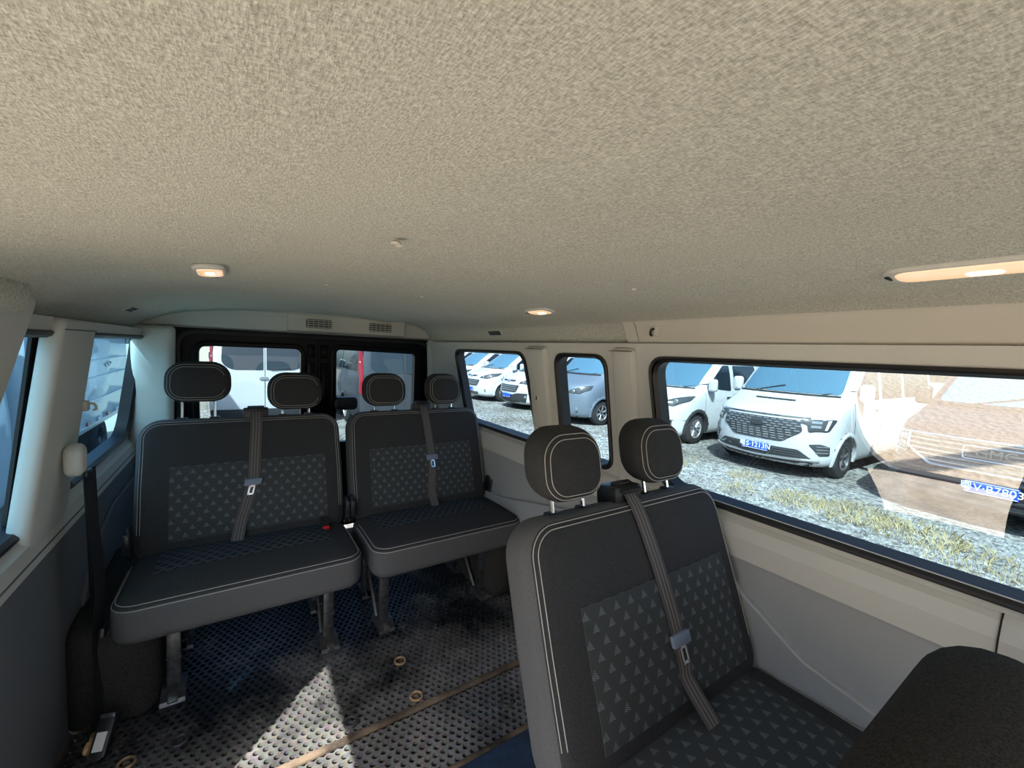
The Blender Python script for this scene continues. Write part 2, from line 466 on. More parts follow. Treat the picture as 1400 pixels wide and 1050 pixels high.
def ribbon(mb, pts, side, w, th=0.0016):
    """belt strap: pts centre line, side = direction across (Vector or list)"""
    pts = [Vector(p) for p in pts]; L = len(pts); V = []
    for i, p in enumerate(pts):
        t = (pts[min(i + 1, L - 1)] - pts[max(i - 1, 0)]).normalized()
        sd_ = Vector(side[i] if isinstance(side, list) else side); sd_ = (sd_ - t * sd_.dot(t)).normalized()
        nn = t.cross(sd_).normalized(); ww = (w[i] if isinstance(w, list) else w) / 2
        for a, b in ((-1, -1), (1, -1), (1, 1), (-1, 1)):
            V.append(p + sd_ * a * ww + nn * b * th / 2)
    F = [(0, 1, 2, 3), tuple((L - 1) * 4 + k for k in (3, 2, 1, 0))]
    for i in range(L - 1):
        for k in range(4):
            F.append((i * 4 + k, i * 4 + (k + 1) % 4, (i + 1) * 4 + (k + 1) % 4, (i + 1) * 4 + k))
    mb.add(V, F)

def lerp(a, b, t): return tuple(x + (y - x) * t for x, y in zip(a, b))
def spline(pts, n=8):
    """Catmull-Rom through points"""
    P = [Vector(p) for p in pts]; P = [P[0] * 2 - P[1]] + P + [P[-1] * 2 - P[-2]]
    out = []
    for i in range(1, len(P) - 2):
        for k in range(n):
            t = k / n
            out.append(0.5 * ((2 * P[i]) + (P[i + 1] - P[i - 1]) * t + (2 * P[i - 1] - 5 * P[i] + 4 * P[i + 1] - P[i + 2]) * t * t + (3 * P[i] - P[i - 1] - 3 * P[i + 1] + P[i + 2]) * t ** 3))
    out.append(P[-2]); return out

def round_poly(poly, r, n=5):
    """round the corners of a 2D polygon; r may be one radius or one per corner"""
    out = []; N = len(poly)
    for i, p in enumerate(poly):
        p = Vector(p); a = Vector(poly[i - 1]); b = Vector(poly[(i + 1) % N])
        rr = r[i] if isinstance(r, (list, tuple)) else r
        if rr <= 0: out.append(tuple(p)); continue
        da = a - p; db = b - p; k = min(rr, da.length * 0.45, db.length * 0.45)
        s0 = p + da.normalized() * k; s1 = p + db.normalized() * k
        for j in range(n + 1):
            t = j / n
            out.append(tuple(s0 * (1 - t) ** 2 + p * 2 * t * (1 - t) + s1 * t * t))
    return out

def holed_panel(mb, outer, holes, P3, nrm, th):
    """flat panel with holes: outer/holes 2D loops, P3 maps 2D to 3D, thickness th along nrm"""
    bm = bmesh.new(); loops = []
    for lp in [outer] + holes:
        vsn = [bm.verts.new((p[0], p[1], 0)) for p in lp]
        es = [bm.edges.new((vsn[i], vsn[(i + 1) % len(vsn)])) for i in range(len(vsn))]
        loops += es
    bmesh.ops.triangle_fill(bm, use_beauty=True, use_dissolve=False, edges=loops)
    bm.verts.ensure_lookup_table(); bm.verts.index_update()
    V = [P3(v.co.x, v.co.y) for v in bm.verts]
    F = [tuple(v.index for v in f.verts) for f in bm.faces]; bm.free()
    n = len(V); nv = Vector(nrm) * th
    V2 = [tuple(Vector(p) + nv) for p in V]
    mb.add(V + V2, F + [tuple(i + n for i in f[::-1]) for f in F])
    k = 0; o = len(mb.v) - 2 * n
    for lp in [outer] + holes:
        m = len(lp)
        for i in range(m):
            a, b = k + i, k + (i + 1) % m
            mb.f.append((o + a, o + b, o + n + b, o + n + a))
        k += m

def loop_frame(mb, loop, P3, nrm, w, d, inner=True):
    """moulding of rectangular section that follows a 2D loop (w in plane outward, d along nrm)"""
    N = len(loop); out = []
    c = Vector((sum(p[0] for p in loop) / N, sum(p[1] for p in loop) / N))
    for i, p in enumerate(loop):
        a = Vector(loop[i - 1]); b = Vector(loop[(i + 1) % N]); t = (b - a).normalized()
        nn = Vector((t.y, -t.x))
        if nn.dot(Vector(p) - c) < 0: nn = -nn
        out.append(Vector(p) + nn * w)
    nv = Vector(nrm); V = []
    for p, q in zip(loop, out):
        a = Vector(P3(*p)); b = Vector(P3(*q)); m_ = (a + b) / 2
        V += [tuple(a), tuple(a + nv * d * 0.8), tuple(m_ + nv * d), tuple(b + nv * d * 0.8), tuple(b)]
    F = []
    for i in range(N):
        j = (i + 1) % N
        for k in range(5):
            F.append((i * 5 + k, i * 5 + (k + 1) % 5, j * 5 + (k + 1) % 5, j * 5 + k))
    mb.add(V, F)

# ------------------------------------------------------------------ ground and earth bank
g = MB(); N = 8
g.grid([[(-90 + 180 * i / N, -60 + 200 * j / N, -0.6) for i in range(N + 1)] for j in range(N + 1)])
struct(g.build('ground', 'ground', fix=False), 'grey gravel lot with bare tan earth on its far side')
b_ = MB(); rows = []
for i, (x, z) in enumerate(((-13, -0.62), (-14.5, 0.5), (-16, 2.2), (-17.5, 3.9), (-19, 5.0), (-24, 5.6), (-34, 5.8))):
    rows.append([(x + 1.1 * math.sin(j * 0.9 + i) + random.uniform(-.3, .3), -45 + j * 2.4, z + (0.35 * math.sin(j * 0.7 + i * 1.3) if i else 0)) for j in range(40)])
b_.grid(rows)
struct(b_.build('hill', 'earth', fix=False), 'bare tan earth bank behind the lot')

# ------------------------------------------------------------------ van shell: floor, walls, ceiling
SR, SL = 0.17, 0.12
def xR(z): return 1.28 + (1.31 - z) * SR      # glass plane on the right
def xL(z): return -0.48 - (1.31 - z) * SL
nR = Vector((-1, 0, -SR)).normalized(); nL = Vector((1, 0, -SL)).normalized()
YF, YB = -1.0, 3.08

fl = MB(); fl.box((0.40, (YF + YB) / 2, -0.045), (1.80, YB - YF, 0.05))
floor = struct(fl.build('floor', 'underlay', smooth=False), 'dark van floor under perforated rubber matting')
def mat_piece(name, x0, x1, y0, y1, m, zt=0.0):
    px = 0.0275; py = px * math.sqrt(3) / 2; mb = MB(); r = 0.0092; R = px / math.sqrt(3)
    j = 0; y = y0 + py / 2
    while y < y1:
        x = x0 + (px / 2 if j % 2 else 0)
        while x < x1:
            o = []; q = []
            for k in range(12):
                a = PI / 2 + 2 * PI * k / 12
                rad = R if k % 2 == 0 else px / 2
                o.append((x + rad * math.cos(a), y + rad * math.sin(a), zt)); q.append((x + r * math.cos(a), y + r * math.sin(a), zt))
            w = [(p[0], p[1], zt - 0.012) for p in q]
            F = []
            for k in range(12):
                k2 = (k + 1) % 12
                F += [(k, k2, 12 + k2, 12 + k), (12 + k, 12 + k2, 24 + k2, 24 + k)]
            mb.add(o + q + w, F); x += px
        y += py; j += 1
    o = mb.build(name, m, floor, smooth=False, fix=False)
    o['kind'] = 'stuff'; return o
mat_piece('rubber_mat', -0.44, 1.22, 1.36, 2.30, 'rubber')
mat_piece('rubber_mat', -0.44, 1.22, 1.085, 1.335, 'rubber', 0.002)
fm = MB(); fm.box((0.39, 0.40, -0.012), (1.66, 1.36, 0.016)); o = fm.build('vinyl_flooring', 'bluefloor', floor, smooth=False)
sp_ = MB(); sp_.box((-0.27, 0.22, 0.001), (0.46, 1.5, 0.012), bev=0.004); sp_.build('bounce_plate', 'bounceplate', floor)  # added unseen plate: bounces sunlight and shows pale in the long window's reflection
fs = MB(); fs.box((0.39, 1.348, -0.004), (1.64, 0.024, 0.014), bev=0.004); fs.build('floor_strip', 'dirt', floor)
fs = MB(); fs.box((0.39, 1.082, -0.004), (1.64, 0.016, 0.016), bev=0.004); fs.build('floor_strip', 'dirt', floor)
def anchor_ring(x, y, m):
    mb = MB(); n = 18
    mb.tube([(x + 0.021 * math.cos(2 * PI * k / n), y + 0.021 * math.sin(2 * PI * k / n), 0.005) for k in range(n)], 0.0045, 6, closed=True)
    mb.lathe([(0.0001, -0.002), (0.008, -0.002), (0.009, -0.006)], 12, lambda p: (x + p[0], y + p[2], -p[1] - 0.004))
    mb.build('anchor_ring', m, floor)
for x, y, m in ((0.557, 1.595, 'brass'), (0.551, 1.392, 'brass'), (0.323, 1.60, 'steel'), (0.320, 1.402, 'steel'), (-0.164, 1.61, 'steel'), (-0.29, 1.60, 'brass'), (-0.21, 1.45, 'steel'), (0.83, 1.20, 'steel')):
    anchor_ring(x, y, m)

# ceiling: cross sections lofted along the van
def ceil_sec(y):
    t = max(0.0, min(1.0, (y - 1.05) / 0.12))
    right = [(1.02, 1.462), (1.13, 1.447), (1.19, 1.432)]
    r2 = lerp((1.205, 1.424), (1.215, 1.42), t)
    r3 = lerp((1.235, 1.40), (1.255, 1.36), t)
    q = max(0.0, min(1.0, (y - 1.9) / 0.9)); q = q * q * (3 - 2 * q)
    right = [(a, b + 0.03 * q * (1 - i * 0.4)) for i, (a, b) in enumerate(right)]
    return [(-0.50, 1.325), (-0.475, 1.345), (-0.42, 1.39), (-0.34, 1.43), (-0.24, 1.455), (-0.10, 1.474), (0.10, 1.490), (0.41, 1.497), (0.72, 1.490), (0.90, 1.476)] + right + [r2, r3, (1.275, 1.345)]
cl = MB(); rows = []
ys = [YF + (YB - YF) * k / 40 for k in range(41)]
for y in ys: rows.append([(x, y, z) for x, z in ceil_sec(y)])
cl.grid(rows)
cl.grid([[(x, y, z + 0.03) for x, y, z in r] for r in rows])
ceiling = struct(cl.build('ceiling', 'liner', angle=1.2, fix=False), 'beige grey woven headliner')
for x, y in ((0.236, 0.745),):
    mb = MB(); mb.lathe([(0.0001, 0.0), (0.006, -0.001), (0.0095, -0.004), (0.010, -0.009)], 16, lambda p: (x + p[0], y + p[2], 1.492 - p[1] * -1 - 0.004)); mb.build('button', 'header', ceiling)
for x, y, z in ((0.24, 1.456, 1.4925), (0.569, 1.485, 1.4925), (0.86, 0.745, 1.478)):
    mb = MB(); mb.lathe([(0.0001, 0.0), (0.006, 0.0), (0.007, 0.004)], 12, lambda p: (x + p[0], y + p[2], z - 0.004 + p[1])); mb.build('button', 'header', ceiling)

# rear cross beam with the two vents
bm_ = MB()
sec = [(2.98, 1.505), (3.03, 1.485), (3.048, 1.462), (3.058, 1.40), (3.062, 1.378), (3.085, 1.366), (3.12, 1.366), (3.12, 1.51)]
bm_.prism(sec, 'x', -0.50, 1.28)
struct(bm_.build('trim_1', 'trim', angle=0.5), 'beige beam above the rear doors')
vb = MB(); vb.prism([(2.985, 1.505), (3.008, 1.482), (3.022, 1.386), (3.07, 1.376), (3.075, 1.50)], 'x', 0.27, 1.03)
vbox = struct(vb.build('trim_2', 'header', angle=0.3), 'raised beige vent box on the rear beam')
def vent(x0, x1, label):
    z0, z1 = 1.405, 1.462; y = 3.010
    t = thing('air_vent', label, 'air vent', ((x0 + x1) / 2, y, (z0 + z1) / 2), 0, 'air vents on the rear beam')
    w = x1 - x0; h = z1 - z0
    fr = MB(); lp = round_poly([(-w / 2, -h / 2), (w / 2, -h / 2), (w / 2, h / 2), (-w / 2, h / 2)], 0.01)
    loop_frame(fr, lp, lambda a, b: (a, 0.004 - 0.145 * (b), b), (0, -1, 0), 0.010, 0.008); fr.build('frame', 'header', t)
    bk = MB(); bk.box((0, 0.003, 0), (w, 0.004, h), Matrix.Rotation(0.145, 3, 'X')); bk.build('backing', 'slot', t)
    for k in range(4):
        s_ = MB(); s_.box((0, -0.003, -h / 2 + h * (k + 0.5) / 4), (w, 0.010, 0.0035), Matrix.Rotation(0.5, 3, 'X')); s_.build('slat', 'header', t)
    for k in range(5):
        s_ = MB(); s_.box((-w / 2 + w * (k + 0.5) / 5, -0.001, 0), (0.003, 0.006, h)); s_.build('divider', 'header', t)
vent(0.372, 0.527, 'beige slatted air vent nearer the left bench headrests')
vent(0.775, 0.93, 'beige slatted air vent above the right rear door window')

# ---- right wall
def PRw(y, z): return (xR(z) - 0.05, y, z)
def loopR(y0, y1, z0, z1, r, slant=0.0): return round_poly([(y0 - slant, z0), (y1 - slant, z0), (y1, z1), (y0, z1)], r, 6)
holesR = [loopR(1.765, 2.57, 0.838, 1.305, 0.06, 0.06), loopR(1.195, 1.505, 0.838, 1.305, 0.055), loopR(-0.62, 0.972, 0.845, 1.305, 0.06, 0.03)]
w = MB(); holed_panel(w, [(YF, 0.80), (YB, 0.80), (YB, 1.352), (YF, 1.352)], holesR, PRw, (1, 0, 0), 0.05)
wall_r = struct(w.build('wall_right', 'trim', angle=0.5), 'light grey upper side trim with three windows')
# stepped ledge below the windows (profile swept along y)
led = MB(); led.prism([(1.313, 0.806), (1.300, 0.795), (1.285, 0.76), (1.282, 0.70), (1.33, 0.70), (1.36, 0.806)], 'y', YF, YB - 0.02)
struct(led.build('trim_3', 'trim', wall_r, angle=0.35))
lp_ = MB(); lp_.box((1.315, (YF + YB) / 2 - 0.01, 0.345), (0.05, YB - YF - 0.02, 0.74))
lowR = struct(lp_.build('trim_4', 'panel', wall_r, smooth=False))
pl1 = MB(); pl1.prism([(2.6, 0.02), (2.6, 0.40), (2.0, 0.46), (1.25, 0.62), (0.80, 0.72), (0.585, 0.585), (0.44, 0.50), (0.28, 0.47), (-0.95, 0.40), (-0.95, 0.02)], 'x', 1.270, 1.30)
o = pl1.build('side_panel', 'panel', wall_r, angle=0.3)
bv = o.modifiers.new('edge', 'BEVEL'); bv.width = 0.005; bv.segments = 2
pl2 = MB(); pl2.prism([(0.66, 0.02), (0.66, 0.45), (0.545, 0.40), (0.30, 0.345), (-0.95, 0.30), (-0.95, 0.02)], 'x', 1.257, 1.29)
o = pl2.build('side_panel', 'panel', wall_r, angle=0.3)
bv = o.modifiers.new('edge', 'BEVEL'); bv.width = 0.005; bv.segments = 2
jn = MB(); jn.prism([(1.3115, 0.8075), (1.2985, 0.796), (1.2835, 0.7605), (1.2805, 0.70), (1.33, 0.70), (1.36, 0.8075)], 'y', 0.1165, 0.1195); jn.build('panel_joint', 'slot', wall_r, smooth=False)

def window(n, hole, P3g, nrm, glass, seal_w=0.022, label=None):
    pane = MB(); c = (sum(p[0] for p in hole) / len(hole), sum(p[1] for p in hole) / len(hole))
    pane.add([P3g(*p) for p in hole], [tuple(range(len(hole)))])
    root = struct(pane.build('window_%d' % n, glass, smooth=False, fix=False), label)
    s_ = MB(); ins = [(c[0] + (p[0] - c[0]) * (1 - 0.02 / max(.1, abs(p[0] - c[0]) + .1)), c[1] + (p[1] - c[1]) * 0.965) for p in hole]
    loop_frame(s_, ins, P3g, nrm, 0.018, 0.058); s_.build('rubber_seal', 'seal', root)
    s2 = MB(); loop_frame(s2, hole, lambda a, b: tuple(Vector(P3g(a, b)) + Vector(nrm) * 0.044), nrm, 0.012, 0.016); s2.build('rubber_seal', 'seal', root)
    return root
PRg = lambda y, z: (xR(z), y, z)
window(1, holesR[0], PRg, nR, 'glass', label='rear side window, white vans beyond')
window(2, holesR[1], PRg, nR, 'glass', label='narrow middle side window with silver van beyond')
window(3, holesR[2], PRg, nR, 'film', label='long side window with reflective film')

# pillar covers on the right
def pillar_cover(mb, y0, y1, z0, z1, P, d, R=0.02):
    T = lambda a, b, c: tuple(Vector(P((y0 + y1) / 2 + a, (z0 + z1) / 2 + b)) + Vector((-1, 0, 0)) * (c))
    Pillow((y1 - y0) / 2, (z1 - z0) / 2, d * 2, R, d * 0.9, 0.004, 0, T).mesh(mb)
for n, (a, b) in enumerate(((1.565, 1.715), (1.035, 1.145))):
    mb = MB(); pillar_cover(mb, a, b, 0.70, 1.335, lambda y, z: (xR(z) - 0.052, y, z), 0.022)
    o = struct(mb.build('trim_%d' % (5 + n), 'trim', wall_r))
    j_ = MB(); j_.box((xR(1.318) - 0.077, (a + b) / 2, 1.322), (0.006, b - a, 0.0022)); j_.build('panel_joint', 'slot', wall_r)
# D pillars beside the rear doors
for n, (x, s_) in enumerate(((1.30, 1), (-0.395, -1))):
    mb = MB(); T = lambda a, b, c: ((x + (0.045 if s_ > 0 else -0.03) * (0.35 - b) + a, 3.04 - c, 0.66 + b))
    Pillow(0.065 if s_ > 0 else 0.095, 0.71, 0.09, 0.03, 0.035, 0.0, 0, T).mesh(mb)
    struct(mb.build('trim_%d' % (7 + n), 'trim'), 'light grey corner pillar cover beside the rear doors')
# header panel above the right front window
hp = MB()
hp.prism([(1.170, 1.442), (1.190, 1.434), (1.205, 1.42), (1.232, 1.362), (1.245, 1.350), (1.29, 1.345), (1.29, 1.46)], 'y', YF, 1.03)
hp.prism([(1.172, 1.441), (1.190, 1.434), (1.205, 1.42), (1.232, 1.362), (1.245, 1.350), (1.29, 1.345), (1.29, 1.46)], 'y', 1.034, 1.085)
struct(hp.build('trim_9', 'header', angle=0.6), 'beige header box above the long side window')

# ---- left wall
def PLw(y, z): return (xL(z) + 0.05, y, z)
holesL = [round_poly([(1.22, 0.76), (1.775, 0.76), (1.765, 1.302), (1.22, 1.302)], 0.05, 6), round_poly([(2.0, 0.775), (2.97, 0.775), (3.045, 1.302), (2.02, 1.302)], [0.05, 0.12, 0.05, 0.05], 6)]
w = MB(); holed_panel(w, [(1.0, 0.74), (YB, 0.74), (YB, 1.345), (1.0, 1.345)], holesL, PLw, (-1, 0, 0), 0.05)
wall_l = struct(w.build('wall_left', 'trim', angle=0.5), 'grey upper side trim behind the door opening')
led = MB(); led.prism([(-0.50, 0.746), (-0.475, 0.72), (-0.468, 0.655), (-0.52, 0.655), (-0.55, 0.746)], 'y', 1.0, YB - 0.02)
struct(led.build('trim_10', 'trim', wall_l, angle=0.35))
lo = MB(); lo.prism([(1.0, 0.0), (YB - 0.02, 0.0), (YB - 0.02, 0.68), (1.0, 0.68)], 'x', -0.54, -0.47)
struct(lo.build('trim_11', 'panel_shade', wall_l, smooth=False))
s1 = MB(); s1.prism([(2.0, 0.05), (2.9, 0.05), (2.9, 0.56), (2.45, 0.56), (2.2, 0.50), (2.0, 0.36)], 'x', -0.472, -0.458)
o = s1.build('side_panel', 'panel_shade', wall_l, angle=0.3); bv = o.modifiers.new('edge', 'BEVEL'); bv.width = 0.005; bv.segments = 2
# sill corner curve at the rear lower edge of the door opening, and the front body side
cr = MB(); arc = [(1.0, 0.0), (1.0, 0.42)] + [(1.0 - 0.22 * (1 - math.cos(k * PI / 16)), 0.42 - 0.40 * math.sin(k * PI / 16)) for k in range(1, 9)] + [(-0.55, 0.02), (-0.55, 0.0)]
cr.prism(arc, 'x', -0.545, -0.50); struct(cr.build('door_1', 'cartrim', smooth=False), 'door sill')
fb = MB(); fb.prism([(YF, 0.0), (-0.5, 0.0), (-0.5, 1.40), (YF, 1.40)], 'x', -0.55, -0.50); struct(fb.build('wall_left_front', 'trim', smooth=False))
wf = MB(); holed_panel(wf, [(-0.55, 0.0), (1.33, 0.0), (1.33, 1.46), (-0.55, 1.46)], [round_poly([(-0.42, 0.70), (1.20, 0.70), (1.12, 1.36), (-0.34, 1.36)], 0.08, 5)], lambda x, z: (x, YF - 0.005, z), (0, -1, 0), 0.04)
struct(wf.build('wall_front', 'trim', smooth=False), 'front bulkhead with the windscreen opening')
PLg = lambda y, z: (xL(z), y, z)
window(4, holesL[0], PLg, nL, 'blueglass', label='front left window edge seen past the door pillar')
window(5, holesL[1], PLg, nL, 'blueglass', label='left rear window with white van side beyond')
mb = MB(); mb.prism([(1.665, 0.77), (1.775, 0.77), (1.765, 1.30), (1.675, 1.30)], 'x', -0.004, 0.004); mb.v = [(xL(z) + 0.012 + x, y, z) for x, y, z in mb.v]; mb.build('black_border', 'seal', wall_l, smooth=False)
# door pillar and pillar cover between the two left windows
mb = MB(); T = lambda a, b, c: (xL(1.03 + b) + 0.045 + c * 0.6, 1.16 + a + b * (0.52 if b > 0 else 0.12), 1.03 + b)
Pillow(0.17, 0.36, 0.08, 0.03, 0.03, 0.004, 0, T).mesh(mb)
struct(mb.build('trim_12', 'trim', wall_l))
mb = MB(); T = lambda a, b, c: (xL(1.0 + b) + 0.052 + c, 1.80 + a + 0.1 * b, 1.0 + b)
Pillow(0.165, 0.345, 0.05, 0.03, 0.022, 0.006, 0, T).mesh(mb)
struct(mb.build('trim_13', 'trim', wall_l))
j_ = MB(); j_.box((xL(1.31) + 0.078, 1.83, 1.312), (0.006, 0.30, 0.0025)); j_.build('panel_joint', 'slot', wall_l)
# moulded header box over the door opening
mb = MB(); T = lambda a, b, c: (-0.455 + c, 1.07 + a, 1.385 + b)
Pillow(0.36, 0.055, 0.14, 0.05, 0.05, 0.01, 0, T).mesh(mb)
struct(mb.build('trim_14', 'liner', wall_l))
# wheel housings
for nm, x, n in (('trim_15', -0.36, -1), ('trim_16', 1.19, 1)):
    mb = MB(); T = lambda a, b, c: (x + a, 2.18 - c, 0.15 + b)
    Pillow(0.10 if n > 0 else 0.125, 0.20, 0.78, 0.06, 0.1, 0.0, 0, T).mesh(mb)
    struct(mb.build(nm, 'carpet'), 'carpeted wheel housing')

# ---- rear doors: black frame, two leaves, windows
def PD(x, z): return (x, 3.10, z)
dl = round_poly([(-0.19, 0.62), (0.353, 0.62), (0.353, 1.262), (-0.19, 1.262)], 0.045, 6)
dr = round_poly([(0.575, 0.62), (1.137, 0.62), (1.137, 1.254), (0.575, 1.268)], 0.03, 6)
ob = round_poly([(-0.40, 0.0), (1.30, 0.0), (1.30, 1.375), (-0.40, 1.375)], 0.03, 4)
for nm, lp, x0, x1, lab in (('door_2', dl, -0.485, 0.455, 'black left rear door leaf'), ('door_3', dr, 0.459, 1.315, 'black right rear door leaf')):
    w = MB(); holed_panel(w, [(x0, 0.0), (x1, 0.0), (x1, 1.375), (x0, 1.375)], [lp], PD, (0, 1, 0), 0.04)
    d_ = struct(w.build(nm, 'black', angle=0.4), lab)
    g_ = MB(); g_.add([(p[0], 3.12, p[1]) for p in lp], [tuple(range(len(lp)))]); g_.build('pane', 'glass', d_, smooth=False, fix=False)
    rb = MB(); loop_frame(rb, lp, lambda a, b: (a, 3.10, b), (0, -1, 0), 0.035, 0.02); rb.build('raised_surround', 'black', d_)
    x = x0 + 0.03 if nm == 'door_3' else x1 - 0.05
    for z, h in ((0.98, 0.38), (1.25, 0.09)):
        rb = MB(); rb.box((x + 0.01, 3.09, z), (0.045, 0.03, h), bev=0.008); rb.build('lock_bracket', 'black', d_)
ov = MB(); ov.box((0.457, 3.15, 0.69), (0.05, 0.015, 1.36)); ov.build('overlap_strip', 'black', d_)
hd = MB(); hd.tube([(0.40, 3.07, 1.18), (0.40, 3.05, 1.14), (0.395, 3.05, 0.95), (0.40, 3.07, 0.90)], 0.008, 8); hd.build('pull_rod', 'plastic', d_)
mb = MB(); T = lambda a, b, c: (0.63 + a, 3.03 - c, 0.90 + b)
Pillow(0.075, 0.045, 0.07, 0.03, 0.02, 0, 0, T).mesh(mb); mb.build('latch_cover', 'plastic', d_)
mb = MB(); ring = round_poly([(-0.275, 0.2), (1.235, 0.2), (1.235, 1.335), (-0.275, 1.335)], [0, 0, 0.09, 0.09], 8)
loop_frame(mb, ring, lambda a, b: (a, 3.075, b), (0, -1, 0), 0.025, 0.02); struct(mb.build('trim_17', 'seal'), 'black rubber seal round the rear doors')

# ------------------------------------------------------------------ ceiling fittings
def lamp(x, y, z, L, tilt, label, rz=0.0):
    t = thing('ceiling_lamp', label, 'ceiling lamp', (x, y, z), rz, 'reading lamps in the headliner')
    R_ = Matrix.Rotation(tilt, 3, 'Y')
    def T(a, b, c): return tuple(R_ @ Vector((a, b, -c)))
    fr = MB(); Pillow(0.034, L / 2, 0.012, 0.03, 0.005, 0.0, 0, T).mesh(fr); fr.build('frame', 'trim', t)
    le = MB(); Pillow(0.028, L / 2 - 0.016, 0.016, 0.024, 0.007, 0.002, 0, lambda a, b, c: T(a, b, c + 0.001)).mesh(le); le.build('lens', 'lens', t)
    bu = MB(); Pillow(0.010, 0.022, 0.012, 0.009, 0.005, 0.001, 0, lambda a, b, c: T(a, b - L * 0.12, c + 0.0065)).mesh(bu); bu.build('bulb', 'bulb', t)
    sw = MB(); p = T(0, L / 2 - 0.009, 0.006); sw.box(p, (0.03, 0.007, 0.004), bev=0.002); sw.build('switch', 'slot', t)
    return t
lamp(-0.055, 1.30, 1.472, 0.16, -0.10, 'warm reading lamp above the left rear bench', 0.0)
lamp(0.98, 1.31, 1.465, 0.15, 0.15, 'glowing amber lamp above the middle side window', 0.0)
lamp(0.975, 0.175, 1.465, 0.20, 0.15, 'large glowing amber lamp near the long side window', 0.0)
def grille(x, y, z, rot, label):
    t = thing('air_grille', label, 'grille', (x, y, z), 0, 'small grilles on the headliner sides')
    bk = MB(); bk.box((0, 0, 0), (0.028, 0.13, 0.006), rot, 0.003); bk.build('backing', 'slot', t)
    for k in range(4):
        s_ = MB(); s_.box(rot @ Vector((-0.010 + 0.0066 * k, 0, -0.004)), (0.0025, 0.13, 0.004), rot); s_.build('slat', 'steel', t)
    for e in (-1, 1):
        s_ = MB(); s_.box(rot @ Vector((0, 0.071 * e, -0.002)), (0.034, 0.014, 0.007), rot, 0.002); s_.build('end_cap', 'trim', t)
grille(-0.372, 2.35, 1.414, Matrix.Rotation(-0.45, 3, 'Y'), 'small dark grille on the headliner above left rear window')
grille(1.226, 2.05, 1.406, Matrix.Rotation(1.0, 3, 'Y'), 'small dark grille on the headliner above right rear window')
# hooks
def hook(loc, face, label, m='header'):
    t = thing('coat_hook', label, 'hook', loc, 0, 'coat hooks')
    f = Vector(face)
    b = MB(); b.box((0, 0, 0), (0.02, 0.035, 0.035), bev=0.006); b.build('base', m, t)
    h_ = MB(); h_.tube(spline([f * 0.008 + Vector((0, 0, 0.008)), f * 0.022 + Vector((0, 0, 0.004)), f * 0.026 + Vector((0, 0, -0.012)), f * 0.018 + Vector((0, 0, -0.016))], 5), 0.004, 8); h_.build('prong', 'slot' if m == 'header' else 'trim', t)
hook((1.212, 0.945, 1.394), (-1, 0, 0), 'beige coat hook with dark prong on the header above long window')
hook((-0.43, 1.955, 1.06), (1, 0.3, 0), 'grey coat hook on the left pillar beside left rear window', 'trim')
t = thing('pillar_clip', 'small round clip with dark slot on the right pillar cover', 'clip', (1.24, 1.64, 1.08))
mb = MB(); mb.lathe([(0.0001, -0.006), (0.014, -0.005), (0.017, 0.004)], 16, lambda p: (p[1], p[0], p[2])); mb.build('cap', 'trim', t)
mb = MB(); mb.box((-0.007, 0, 0), (0.004, 0.005, 0.018)); mb.build('slot', 'slot', t)
mb = MB(); mb.tube(spline([(1.285, 1.61, 0.80), (1.27, 1.60, 0.88), (1.262, 1.615, 0.925), (1.262, 1.66, 0.935)], 6), 0.004, 6)
tag(mb.build('wire_hook', 'trim'), 'thin curled wire end sticking out of the right pillar cover', 'wire')

